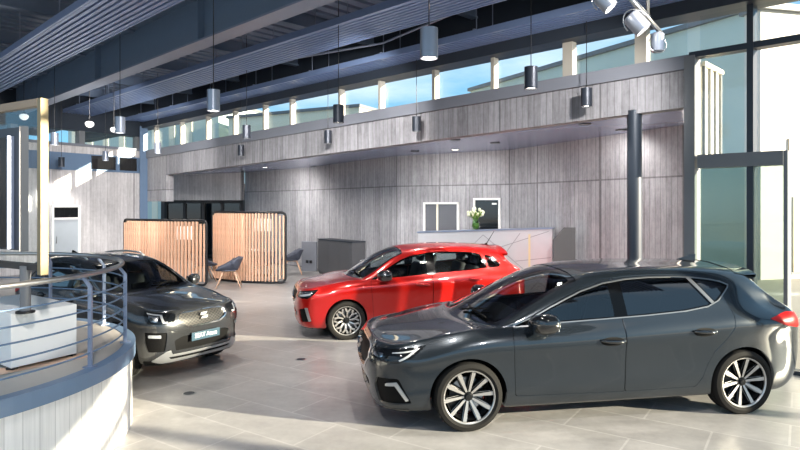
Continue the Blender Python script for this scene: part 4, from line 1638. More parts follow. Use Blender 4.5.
# white globe lamps near the far left corner
for (u, v, r, Y, lab) in ((24, 116, 4.2, 13.5, 'white globe lamp seen through the tall display frame'), (89.5, 123.5, 4.2, 14.0, 'white globe lamp hanging above the left end wall, midway to the corner'), (114, 129, 3.6, 15.0, 'white globe lamp beside the grey pendant near the corner column')):
    X, z = sx(u, Y), CAM_Z + (V0 - v) * Y / FPX
    R = r * Y / FPX
    t = thing('globe_lamp', lab, 'lamp', (X, Y, z), 0, 'white globe lamps')
    MB().lathe([(0, -R)] + [(R * math.cos(a), R * math.sin(a)) for a in [(-PI / 2 + PI / 2 * k / 8) for k in range(1, 9)]] + [(R * .9, R * .25), (R * .5, R * .5)], 24).build('globe', emis('globe_white', '#f4f4f2', .35), t, True)
    MB().lathe([(R * .55, R * .45), (R * .4, R * .9), (0, R * .95)], 20).build('canopy_cap', M['black'], t, True)
    MB().tube([(0, 0, R * .9), (0, 0, 5.62 - z)], .008, 6).build('cord', M['black'], t)

# track with spotlights at the upper right
tr = MB().tube([(1.545, 4.02, 3.53), (1.86, 4.25, 3.30)], .012, 8)
Ysp = 4.3


def P3(u, v, Y):
    return Vector((sx(u, Y), Y, CAM_Z + (V0 - v) * Y / FPX))


t = thing('lighting_track', 'silver lighting track hanging at a slant from the roof in the upper right', 'track', P3(645, 15, 4.4))
o0 = t.location.copy()
MB().tube([P3(628, -4, 4.35) - o0, P3(661, 33, 4.45) - o0], .016, 8).build('rail', M['steel'], t, True)
MB().tube([P3(631, -4, 4.38) - o0, P3(650, 17, 4.42) - o0], .009, 8).build('cable', M['steel_dark'], t, True)
MB().tube([P3(648, 14, 4.42) - o0, P3(648, 14, 4.42) - o0 + Vector((0, 0, 2.08))], .012, 8).build('suspension_rod', M['steel'], t, True)


def spot(lab, c, axis, r, L, yoke=True, lit=True):
    t = thing('spotlight', lab, 'spotlight', c, 0, 'track spotlights')
    ax = Vector(axis).normalized()
    Mx = ax.to_track_quat('Z', 'Y').to_matrix().to_4x4()
    MB().lathe([(0, -L / 2), (r * .9, -L / 2), (r, -L / 2 + .012), (r, L / 2), (r * .93, L / 2), (r * .9, L / 2 - .02)], 28, Mx).build('lamp_housing', M['lamp_shell'], t, True, 40)
    MB().lathe([(0, L / 2 - .02), (r * .9, L / 2 - .02)], 24, Mx).build('lens', M['lamp_on'] if lit else M['white'], t, True)
    if yoke:
        R3 = Mx.to_3x3()
        pts = [R3 @ Vector((0, math.cos(a) * (r + .018), -math.sin(a) * (r + .05))) for a in [PI * k / 14 for k in range(15)]]
        MB().tube(pts, .005, 6).build('yoke', M['steel'], t, True)
    return t


spot('big silver cylinder spotlight clamped to the slanting track, aimed down to the right', P3(637, 23, 4.32), (.42, -.15, -.55), .062, .145)
spot('bright spotlight cut off by the top edge of the picture', P3(605, 2, 4.2), (.5, -.2, -.6), .055, .12)
ringt = thing('spotlight', 'pale spotlight with a round glare ring hanging from the lower end of the slanting track', 'spotlight', P3(657.5, 43, 4.46), 0, 'track spotlights')
MB().lathe([(.03, -.07), (.045, -.06), (.05, .06), (.035, .075), (0, .075)], 24).build('lamp_housing', M['lamp_shell'], ringt, True, 40)
MB().tube([(.066 * math.cos(a), .02 * math.sin(a), .066 * math.sin(a) - .01) for a in [2 * PI * k / 28 for k in range(28)]], .005, 6, closed=True).build('glare_ring', M['steel'], ringt, True)

# downlights let into the soffit
dl = [(265, 167.3, 1), (275, 167.8, 0), (415, 151.5, 0), (455, 149.5, 1), (455.5, 140, 0), (495, 143, 0), (585, 124, 0), (313, 166, 0), (621, 130, 0), (310, 168, 0)]
dlab = ['lit white downlight at the far end of the canopy soffit', 'unlit dark downlight just right of the lit one at the far end of the soffit', 'dark downlight at the back edge of the soffit above the red car',
        'lit white downlight in the middle of the soffit', 'dark downlight near the front edge in the middle of the soffit', 'dark downlight over the second wall window', 'dark downlight near the fascia left of the black round column',
        'dark downlight at the kink of the far soffit', 'dark downlight beside the black round column', '']
SOFFIT_SPOTS = []
for (u, v, lit), lab in zip(dl[:9], dlab):
    dr_ = Vector(((u - 400) / FPX, 1, (V0 - v) / FPX)).normalized()
    hit = SOFFIT.ray_cast(Vector((0, 0, CAM_Z)), dr_)[0]
    if hit is None:
        continue
    x, Y, z = hit
    t = thing('downlight', lab, 'lamp', (x, Y, z), 0, 'soffit downlights')
    if u != 313:
        SOFFIT_SPOTS.append((x, Y, z - .06))
    MB().lathe([(.075, .02), (.075, -.006), (.10, -.010), (.10, .02)], 24).build('ring', M['black'], t, True, 40)
    MB().lathe([(0, .0), (.075, -.004)], 24).build('lens', M['lamp_on'] if lit else M['gloss_black'], t, True)

# smoke detector on the far wall above the red car
# ------------------------------------------------------------------ meeting booths: curved slatted screens
def curved_screen(name, label, p, q, sag, H, solid, seed, n):
    """p left foot, q right foot in plan; bulges towards the camera by sag"""
    p, q = Vector((*p, 0)), Vector((*q, 0))
    t = thing(name, label, 'partition', (p + q) / 2, 0, 'curved slatted partitions')
    o = (p + q) / 2
    d = (q - p)
    L = d.length
    e = d.normalized()
    nrm = Vector((e.y, -e.x, 0))

    def pt(s):
        return p + d * s + nrm * (sag * 4 * s * (1 - s)) - o

    def tan(s):
        return (d + nrm * (sag * 4 * (1 - 2 * s))).normalized()
    fr = MB()
    path = [pt(k / 24) for k in range(25)]
    zb, zt = .04, H
    r = .11
    lo = [Vector((a.x, a.y, zb)) for a in path[1:-1]]
    hi = [Vector((a.x, a.y, zt)) for a in reversed(path[1:-1])]

    def corner(c, along, z, sz, flip):
        pts = [c + along * (r * (1 - math.cos(q))) + Vector((0, 0, z + sz * r * (1 - math.sin(q)))) for q in [PI / 2 * k / 6 for k in range(7)]]
        return pts[::-1] if flip else pts
    eR, eL = (path[-2] - path[-1]).normalized(), (path[1] - path[0]).normalized()
    loop = lo + corner(path[-1], eR, zb, 1, True) + corner(path[-1], eR, zt, -1, False) + hi + corner(path[0], eL, zt, -1, True) + corner(path[0], eL, zb, 1, False)
    # flat black frame: boxes along the loop
    m = len(loop)
    for k in range(m):
        a, b = loop[k], loop[(k + 1) % m]
        if (b - a).length < 1e-5:
            continue
        fr.tube([a, b], .034, 8)
    fr.build('frame', M['black'], t, True, 60)
    k0 = int(n * solid)
    for k in range(n):
        s = (k + .5) / n
        c = pt(s)
        tg = tan(s)
        ang = math.atan2(tg.y, tg.x)
        pc = MB().bevbox((0, 0, (zb + zt) / 2), (.040, .075, zt - zb - (.05 if .06 < s < .94 else .17)), .004, n=1)
        ob = pc.build('slat', M['wood'], t)
        ob.location = c
        ob.rotation_euler = (0, 0, ang)
    bp = MB()
    ns = 20
    for k in range(ns):
        a, b = pt(.01 + (solid - .01) * k / ns) - nrm * .012, pt(.01 + (solid - .01) * (k + 1) / ns) - nrm * .012
        bp.quad((a.x, a.y, zb + .03), (b.x, b.y, zb + .03), (b.x, b.y, zt - .03), (a.x, a.y, zt - .03))
    bk = bp.build('backing_panel', M['wood_pale'], t, True)
    sm = bk.modifiers.new('solid', 'SOLIDIFY')
    sm.thickness = .02
    return t


def fl_pt(u, v):
    Y = FPX * CAM_Z / (v - V0)
    return (sx(u, Y), Y)


curved_screen('slatted_partition', 'curved wooden slat partition with black frame, further right, behind the grey shell chair', (sx(213.5, 16.9), 16.9), (sx(285.5, 16.0), 16.0), .30, 1.90, .54, 1, 27)
curved_screen('slatted_partition', 'curved wooden slat partition with black frame standing behind the dark grey SUV', (sx(124.5, 16.6), 16.6), (sx(206.5, 15.4), 15.4), .24, 1.70, .60, 2, 29)


def chair(label, p, ang, col='shell'):
    t = thing('shell_chair', label, 'chair', (*p, 0), ang, 'grey shell chairs with wooden legs')
    t.scale = (1.28, 1.28, 1.0)
    # seat shell: bent sheet with low arms
    V, F = [], []
    nu_, nv_ = 12, 14
    for i in range(nu_ + 1):
        s = i / nu_
        for j in range(nv_ + 1):
            w = -1 + 2 * j / nv_
            if s < .5:
                k = s / .5
                x = .22 - .40 * k
                z = .45 - .03 * math.sin(PI * k) + (abs(w) ** 4) * .06 * (.5 + k)
                half = .26
            else:
                k = (s - .5) / .5
                x = -.18 - .10 * k
                z = .45 + .31 * k ** 1.0
                half = .27 - .02 * k
            lift = abs(w) ** 2.5
            x2 = x + lift * (.10 if s >= .5 else .0)
            z2 = z + (lift * .24 * max(0, 1 - abs(s - .48) / .5))
            V.append((x2, w * half * (1 + .08 * lift), z2))
    for i in range(nu_):
        for j in range(nv_):
            a = i * (nv_ + 1) + j
            F.append((a, a + 1, a + nv_ + 2, a + nv_ + 1))
    sh = MB().add(V, F).build('seat_shell', M[col], t, True)
    sm = sh.modifiers.new('solid', 'SOLIDIFY')
    sm.thickness = .02
    MB().bevbox((.02, 0, .445), (.36, .38, .03), .012).build('seat_pad', M[col], t, True, 40)
    for sx_, sy_ in ((1, 1), (1, -1), (-1, 1), (-1, -1)):
        MB().tube([(.10 * sx_ - .02, .12 * sy_, .43), (.235 * sx_ - .02, .235 * sy_, 0)], [.018, .011], 10).build('leg', M['wood_pale'], t, True)
    MB().tube([(-.13, .13, .40), (.09, -.13, .40)], .012, 6).tube([(-.13, -.13, .40), (.09, .13, .40)], .012, 6).build('under_frame', M['wood_pale'], t, True)
    return t


chair('grey shell chair with wooden legs standing between the two slatted partitions', fl_pt(228, 287), math.radians(192))
chair('grey shell chair with wooden legs just right of the further slatted partition', fl_pt(291, 274), math.radians(190))
chair('grey shell chair seen only through the slats of the further partition', (sx(263, 17.0), 17.0), math.radians(-80))
chair('grey shell chair mostly hidden behind the black edge of the nearer slatted partition', (sx(204, 16.6), 16.6), math.radians(30))
# pale screens in the booths, seen between the slats
for (u, v, Y, lab) in ((262, 225, 17.8, 'white wall screen glimpsed through the slats of the further partition'), (184, 233, 17.2, 'white wall screen glimpsed through the slats of the nearer partition')):
    t = thing('booth_screen', lab, 'screen', (sx(u, Y), Y, 0), 0, 'white booth screens')
    zc = CAM_Z + (V0 - v) * Y / FPX
    MB().bevbox((0, 0, zc), (.55, .04, .38), .01).build('display_panel', M['white'], t)
    MB().bbox((-.03, 0, .03), (.03, .05, zc - .15)).bevbox((0, .02, .015), (.5, .35, .03), .01).build('stand', M['black'], t)
# round table in the further booth
t = thing('meeting_table', 'small round table standing behind the slats of the further partition', 'table', (sx(245, 18.2), 18.2, 0))
MB().lathe([(0, .72), (.38, .72), (.40, .735), (.38, .75), (0, .75)], 32).build('table_top', M['white'], t, True, 40)
MB().lathe([(.03, .02), (.03, .72)], 16).lathe([(0, 0), (.24, 0), (.24, .02), (.03, .03)], 28).build('pedestal', M['black'], t, True, 40)

# low dark sideboard by the far wall with black sockets
sb0 = Vector((-2.52, 18.47, 0))
t = thing('sideboard', 'low dark grey sideboard standing along the far concrete wall left of the red car', 'cabinet', sb0, math.atan2(-.814, .58))
MB().bevbox((1.0, .23, .54), (2.0, .44, 1.0), .01).bbox((.03, .02, 0), (1.97, .42, .06)).build('carcass', M['grey_wall'], t)
MB().bevbox((1.0, .22, 1.055), (2.03, .47, .03), .006).build('top', M['steel_dark'], t)
for k in range(3):
    MB().bbox((.02 + k * .655, -.015, .08), (.665 + k * .655, .0, 1.02)).build('door', M['grey_wall'], t)
t = thing('partition_panel', 'pale grey low panel with black sockets left of the dark sideboard', 'panel', (sx(302, 19.2), 19.2, 0), math.radians(-25))
MB().bevbox((.28, 0, .47), (.56, .06, .94), .01).build('board', M['sill_grey'], t)
for k in range(2):
    MB().bevbox((.22 + .14 * k, -.04, .30), (.09, .03, .09), .006).build('socket', M['black'], t)

# ------------------------------------------------------------------ reception counter with flowers
Pd, Qd = Vector((sx(418, 13.6), 13.6, 0)), Vector((sx(552, 12.55), 12.55, 0))
dv = Qd - Pd
Ld = dv.length
t = thing('reception_counter', 'long brushed metal reception counter with slanting grooves behind the red car', 'counter', Pd, math.atan2(dv.y, dv.x))
zl, zr = 1.47, 1.60
MB().prism([(0, 0, .08), (Ld, 0, .08), (Ld, 0, zr), (0, 0, zl)], (0, .40, 0)).build('body', M['desk_steel'], t)
MB().prism([(-.02, -.03, zl), (Ld + .02, -.03, zr), (Ld + .02, -.03, zr + .025), (-.02, -.03, zl + .025)], (0, .46, 0)).build('counter_top', M['steel_pale'], t)
MB().bbox((.05, .04, 0), (Ld - .05, .38, .08)).build('plinth', M['black'], t)
gv = MB()
for (a, za, b, zb) in ((.2, .2, 1.5, 1.45), (1.5, 1.45, 2.9, .3), (.9, .85, 2.9, 1.55), (2.2, .9, 2.95, 1.0), (1.3, .1, 2.3, 1.5), (0.1, 1.2, 1.4, .3), (2.35, .1, 2.95, .8)):
    a, b = min(a, Ld - .02), min(b, Ld - .02)
    dd = Vector((b - a, 0, zb - za)).normalized()
    nn = Vector((-dd.z, 0, dd.x)) * .006
    A, B = Vector((a, -.004, za)), Vector((b, -.004, zb))
    gv.prism([A - nn, B - nn, B + nn, A + nn], (0, .006, 0))
gv.build('groove_pattern', M['groove'], t)
st = MB().bbox((Ld - .49, -.008, .75), (Ld - .445, .0, 1.48))
st.build('light_strip', emis('strip_glow', '#cbb894', .08), t)
# dark board standing in for the wedge-shaped wall shadow right of the counter
t = thing('shadow_board', 'dark grey board in the shape of the slanted wall shadow right of the metal counter', 'screen', (sx(553.5, 12.0), 12.0, 0), 0)
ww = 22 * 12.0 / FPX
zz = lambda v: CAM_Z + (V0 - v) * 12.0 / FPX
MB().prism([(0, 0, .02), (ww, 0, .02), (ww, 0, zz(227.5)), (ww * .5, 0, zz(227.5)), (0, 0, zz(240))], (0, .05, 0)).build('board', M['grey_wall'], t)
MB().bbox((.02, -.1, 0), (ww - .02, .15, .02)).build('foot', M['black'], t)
# vase of flowers
s = .44
k = (477 - 400) / FPX
# where the bearing of the vase crosses the counter
s = (k * Pd.y - Pd.x + .0) / (dv.x - k * dv.y)
vp = Pd + dv * s + Vector((0, .22, 0))
zv = zl + .025 + (zr - zl) * s
t = thing('flower_vase', 'glass vase on the metal counter holding pale tulips', 'vase', (vp.x, vp.y, zv))
t.scale = (1.2, 1.2, 1.2)
MB().lathe([(0, .004), (.055, .0), (.075, .06), (.065, .13), (.05, .19), (.058, .22), (.052, .22), (.045, .19), (.058, .13), (.066, .06), (.05, .01), (0, .012)], 28).build('vase', M['vase'], t, True)
MB().lathe([(0, .012), (.05, .012), (.064, .06), (.058, .12), (0, .12)], 24).build('stems', M['leaf'], t, True)
fo = MB()
pet = MB()
rnd = random.Random(4)
for k in range(26):
    a = rnd.uniform(0, 2 * PI)
    rr = rnd.uniform(.03, .17)
    h = rnd.uniform(.27, .40) - rr * .4
    tip = Vector((rr * math.cos(a), rr * math.sin(a), h))
    fo.tube([(0, 0, .12), tip * .6 + Vector((0, 0, .10)), tip], .004, 5)
    c = tip
    Q = []
    for (r_, z_) in ((0, -.03), (.022, -.018), (.028, .005), (.018, .03), (.004, .036)):
        Q.append((r_, z_))
    pet.lathe(Q, 8, Matrix.Translation(c))
    for q in range(2):
        b = a + rnd.uniform(-1, 1)
        l0 = tip * .5 + Vector((0, 0, .09))
        l1 = l0 + Vector((math.cos(b) * .10, math.sin(b) * .10, .09))
        sd = Vector((-math.sin(b), math.cos(b), 0)) * .014
        fo.add([l0, (l0 + l1) / 2 + sd, l1, (l0 + l1) / 2 - sd], [(0, 1, 2, 3)])
fo.build('leaves', M['leaf'], t)
pet.build('blossoms', M['petal'], t, True)

# ------------------------------------------------------------------ round platform with railing on the left
PC = Vector((-4.52, 5.1, 0))
PR, PZ, RZ = 2.08, .77, 1.53
A0, A1 = math.radians(-130), math.radians(125)
pf = MB()
n = 72
bd = MB()
for k in range(n):
    a, b = A0 + (A1 - A0) * k / n, A0 + (A1 - A0) * (k + 1) / n
    for mb, r0, r1, z0, z1 in ((pf, PR - .03, PR - .25, 0, PZ - .12), (bd, PR, PR - .1, PZ - .12, PZ + .005)):
        V = [(r * math.cos(x), r * math.sin(x), z) for x in (a, b) for r in (r0, r1) for z in (z0, z1)]
        mb.add(V, [(0, 1, 5, 4), (2, 6, 7, 3), (1, 3, 7, 5)])


def concrete_round():
    m = NT('board_concrete_round')
    tc = m.n('TexCoord')
    sp = m.n('SeparateXYZ')
    m.set(sp, 0, tc.outputs['Object'])
    ang = m.math('ARCTAN2', sp.outputs[1], sp.outputs[0])
    s_ = m.math('MULTIPLY', ang, PR / .13)
    bi = m.math('FLOOR', s_)
    wn_ = m.n('TexWhiteNoise', noise_dimensions='1D')
    m.set(wn_, 'W', bi)
    fx = m.math('FRACT', s_)
    edge = m.math('LESS_THAN', fx, .06)
    streak = m.noise(m.coords('Object', (26, 26, 1.2)), 1, 5, .6)
    k_ = m.math('ADD', m.math('MULTIPLY_ADD', wn_.outputs[0], .16, .68), m.math('MULTIPLY_ADD', streak, .4, -.2))
    k_ = m.math('MULTIPLY', k_, m.math('SUBTRACT', 1, m.math('MULTIPLY', edge, .25)))
    g_ = m.n('CombineXYZ')
    for i_ in range(3):
        m.set(g_, i_, m.math('MULTIPLY', k_, (1.0, .98, .96)[i_]))
    m.principled(g_.outputs[0], .75, 0, 0, m.bump(k_, .3, .006))
    return m.m


o = pf.build('platform_wall', concrete_round(), None, True, 40)
o.location = PC
struct(o)
o = bd.build('trim_60', M['steel_blue'], None, True, 30)
o.location = PC
struct(o)
tp = MB()
tp.add([(0, 0, PZ)] + [((PR - .05) * math.cos(A0 + (A1 - A0) * k / n), (PR - .05) * math.sin(A0 + (A1 - A0) * k / n), PZ) for k in range(n + 1)], [(0, k + 1, k + 2) for k in range(n)])
tp.add([(0, 0, PZ), ((PR - .05) * math.cos(A1), (PR - .05) * math.sin(A1), PZ), (-4.5, 3.0, PZ), (-4.5, -3, PZ), ((PR - .05) * math.cos(A0), (PR - .05) * math.sin(A0), PZ)], [(0, 1, 2, 3, 4)])
o = tp.build('floor_platform', mat('platform_stone', '#b9b1a8', .55, var=.1, nscale=5), None)
o.location = PC
struct(o)

t = thing('railing', 'curved steel railing with horizontal wires around the round platform', 'railing', (PC.x, PC.y, PZ))


def cp(a, r, z):
    return Vector((r * math.cos(a), r * math.sin(a), z))


RR = PR - .09
HR = RZ - PZ
MB().tube([cp(A0 + (A1 - A0) * k / 80, RR - .03, HR) for k in range(81)], .022, 10).build('handrail', M['steel'], t, True)
for w in range(5):
    z = .12 + w * .118
    MB().tube([cp(A0 + (A1 - A0) * k / 80, RR, z) for k in range(81)], .0075, 6).build('wire', M['steel_blue'], t, True)


def ang_at(u):
    # bearing u on the near side / right side of the railing circle
    best = []
    for k in range(2000):
        a = A0 + (A1 - A0) * k / 2000
        q = PC + cp(a, RR, 0)
        best.append((abs(400 + FPX * q.x / q.y - u), a, q.y))
    return best


for (u, near) in ((94, 1), (128.5, 1), (107, 0), (56, 0)):
    c = sorted(ang_at(u))[:60]
    ys = sorted(c, key=lambda q: q[2])
    a = ys[0][1] if near else ys[-1][1]
    rot = Matrix.Rotation(a, 3, 'Z')
    pb = MB()
    for (z0, z1, i0, i1) in ((0, HR - .10, 0, 0), (HR - .10, HR - .02, 0, -.06)):
        V = []
        for (z, ii) in ((z0, i0), (z1, i1)):
            for (x, y) in ((-.016, -.010), (.016, -.010), (.016, .010), (-.016, .010)):
                V.append(rot @ Vector((RR + x + ii, y, 0)) + Vector((0, 0, z)))
        pb.add(V, [(0, 3, 2, 1), (4, 5, 6, 7), (0, 1, 5, 4), (1, 2, 6, 5), (2, 3, 7, 6), (3, 0, 4, 7)])
    pb.box(rot @ Vector((RR, 0, 0)) + Vector((0, 0, .006)), (.09, .07, .012), a)
    pb.build('post', M['steel_pale'], t)

# white plinth on the platform, with the display stand on it
pa = Vector((-3.10, 4.78, 0))
e1 = Vector((.46, .89, 0)).normalized()
e2 = Vector((-.80, .60, 0)).normalized()
t = thing('plinth', 'white box plinth standing on the round platform behind the railing', 'plinth', (pa.x, pa.y, PZ))
W_, D_, H_ = .56, 1.05, .46
q = [Vector((0, 0, 0)), e1 * W_, e1 * W_ + e2 * D_, e2 * D_]
MB().prism([v + Vector((0, 0, .025)) for v in q], (0, 0, H_ - .025)).build('box', M['white'], t, bevel=.006)
for k in q:
    c = k * .9 + (q[2] / 2) * .1
    MB().bbox((c.x - .03, c.y - .03, 0), (c.x + .03, c.y + .03, .025)).build('foot', M['black'], t)
# wooden strip in the platform floor
ws = MB().prism([Vector((-3.4, 4.30, PZ + .001)), Vector((-2.72, 5.25, PZ + .001)), Vector((-2.85, 5.38, PZ + .001)), Vector((-3.6, 4.4, PZ + .001))], (0, 0, .004))
tag(ws.build('floor_strip', M['wood_pale'], None), 'flat strip of light wood let into the platform floor below the white plinth', 'floor strip')

# display frame with a black screen
dc = pa + e1 * .18 + e2 * .33
t = thing('display_stand', 'tall framed advertising display with a black screen on a grey post, on the white plinth', 'display', (dc.x, dc.y, PZ + H_))
u2 = Vector((-.86, .51, 0)).normalized()      # the frame runs away to the left
rt_ = Vector((sx(43, 4.75), 4.75, 0)) - Vector((dc.x, dc.y, 0))
zt_, zb_ = CAM_Z + (V0 - 98.5) * 4.75 / FPX - PZ - H_, CAM_Z + (V0 - 271) * 4.75 / FPX - PZ - H_
ph = math.atan2(u2.y, u2.x)
Rm = Matrix.Rotation(ph, 3, 'Z')


def dbox(x0, x1, y0, y1, z0, z1):
    return MB().box(rt_ + Rm @ Vector(((x0 + x1) / 2, (y0 + y1) / 2, 0)) + Vector((0, 0, (z0 + z1) / 2)), (x1 - x0, y1 - y0, z1 - z0), ph)


dbox(-.022, .028, -.03, .03, zb_ - .03, zt_).build('frame_post', M['post_bronze'], t)
dbox(.035, 1.3, -.03, .03, zt_ - .06, zt_).build('top_rail', mat('bronze_rail', '#8b7a66', .45, .3), t)
dbox(.035, 1.3, -.03, .03, zb_, zb_ + .05).build('bottom_rail', M['black'], t)
dbox(1.24, 1.3, -.03, .03, zb_, zt_).build('frame_post', M['post_bronze'], t)
dbox(.035, 1.24, -.006, .006, zb_ + .05, zt_ - .06).build('glass_sheet', M['window_clear'], t)
dbox(.20, 1.2, .015, .075, zb_ + .16, zt_ - .22).build('screen_back', M['steel_dark'], t)
dbox(.29, 1.15, .078, .12, zb_ + .18, zt_ - .30).build('screen', M['screen'], t)
dbox(.28, .292, .075, .125, zb_ + .17, zt_ - .29).build('screen_edge', M['steel_pale'], t)
dbox(.19, .198, .01, .08, zb_ + .15, zt_ - .21).build('screen_edge', M['frame_grey'], t)
dp = rt_ + Rm @ Vector((.22, .02, 0))
MB().tube([(dp.x, dp.y, 0), (dp.x, dp.y, zb_ + .03)], .04, 16).build('stand_post', M['frame_grey'], t, True, 50)
MB().lathe([(0, 0), (.07, 0), (.07, .015), (.04, .018)], 24, Matrix.Translation((dp.x, dp.y, 0))).build('foot_plate', M['black'], t, True, 40)

# floor socket boxes
for (u, v, lab) in ((189, 393.5, 'small dark floor socket lid in the tiles in front of the dark grey SUV'), (301, 359.5, 'small dark floor socket lid in the tiles in the middle of the hall')):
    x, y = fl_pt(u, v)
    t = thing('floor_socket', lab, 'floor socket', (x, y, 0), 0, 'floor sockets')
    MB().lathe([(.07, 0), (.07, .004), (.06, .006)], 28).build('ring', M['steel'], t, True, 30)
    MB().lathe([(0, .005), (.058, .005)], 28).build('lid', M['steel_dark'], t)

# ------------------------------------------------------------------ outside: neighbouring buildings seen through the glass
def building(name, label, p, q, h, m, th=6.0, win=None, wm=None):
    p, q = Vector((*p, 0)), Vector((*q, 0))
    d = q - p
    t = thing(name, label, 'building', (p.x, p.y, -.06), math.atan2(d.y, d.x))
    L = d.length
    MB().bbox((0, 0, 0), (L, th, h)).build('wall', m, t)
    MB().bbox((-.1, -.15, h), (L + .1, th + .1, h + .18)).build('roof_edge', M['frame_grey'], t)
    for (x0, x1, z0, z1) in win or []:
        f = MB().bbox((x0, -.05, z0), (x1, .05, z1)).build('window', wm or M['glass_green_wall'], t)
        MB().bbox((x0 - .06, -.04, z0 - .06), (x1 + .06, .03, z0)).build('window_sill', M['frame_grey'], f)
    return t


building('office_building', 'grey-green glazed office building with a long flat roof outside the clerestory', (4.0, 34.0), (11.6, 20.0), 8.6, M['glass_green_wall'], .8)
building('white_building', 'bright white rendered building seen through the right end of the curtain wall', (10.4, 17.3), (22.0, 20.0), 7.8, mat('render_white', '#c9c7c1', .8, var=.03), .6,
         [(.95, 3.0, 3.05, 4.1), (1.1, 1.9, .2, 2.4), (2.1, 3.4, 1.2, 2.4)], mat('beige_glass', '#b9b19c', .3, var=.1))
building('cream_building', 'cream building with a flat roof seen through the middle of the clerestory', (-12.0, 42.0), (-2.5, 37.0), 8.2, mat('render_cream', '#eee6cf', .8, var=.03), 7,
         [(.5 + 1.6 * k, 1.6 + 1.6 * k, 3.2, 6.6) for k in range(4)], None)
building('far_office', 'pale green glazed building seen through the far clerestory beside the corner column', (-26.0, 47.0), (-13.0, 43.0), 9.6, M['glass_green_wall'], 7,
         [(.4 + 1.5 * k, .9 + 1.5 * k, 1.0, 8.6) for k in range(8)], mat('bay_cream', '#e6e0cc', .7, var=.03))
# ------------------------------------------------------------------ cars
def carM(pc, **kw):
    d = dict(M)
    d['paint'] = pc
    d['grille'] = M['trim']
    d.update(kw)
    return d


POS = {'leon': ((.493, 6.442, 0), 3.307, (1.06, 1.05, 1.03)), 'ibiza': ((-1.02, 10.15, 0), 3.37, (.965, .99, .99)), 'ateca': ((-3.02, 7.87, 0), -.576, (.80, .82, .88))}


def emblem(root, sk, u, v, size, m, off=.01):
    p, n = sk.at(u, v, off)
    t = MB()
    up = Vector((0, 0, 1))
    up = (up - n * up.dot(n)).normalized()
    rt = up.cross(n)
    # angular double-hook emblem: two slanted bars joined by a short diagonal
    polys = [[(-1, .15), (-.62, .62), (1, .62), (.62, .2), (-.30, .2), (-.6, .15)], [(1, -.15), (.62, -.62), (-1, -.62), (-.62, -.2), (.30, -.2), (.6, -.15)], [(-1, .15), (-.45, .15), (1, -.15), (.45, -.15)]]
    for pl in polys:
        t.prism([p + rt * (a * size) + up * (b * size) for a, b in pl], n * .008)
    return t.build('emblem', m, root)


def text_on(body, parent, m, size, Mw, name='lettering'):
    cu = bpy.data.curves.new(name, 'FONT')
    cu.body = body
    cu.size = size
    cu.extrude = .001
    cu.align_x = 'CENTER'
    cu.align_y = 'CENTER'
    tmp = bpy.data.objects.new(name, cu)
    COL.objects.link(tmp)
    dg = bpy.context.evaluated_depsgraph_get()
    me = bpy.data.meshes.new_from_object(tmp.evaluated_get(dg))
    bpy.data.objects.remove(tmp)
    me.materials.clear()
    me.materials.append(m)
    o = bpy.data.objects.new(name, me)
    COL.objects.link(o)
    o.parent = parent
    o.matrix_local = Mw
    return o


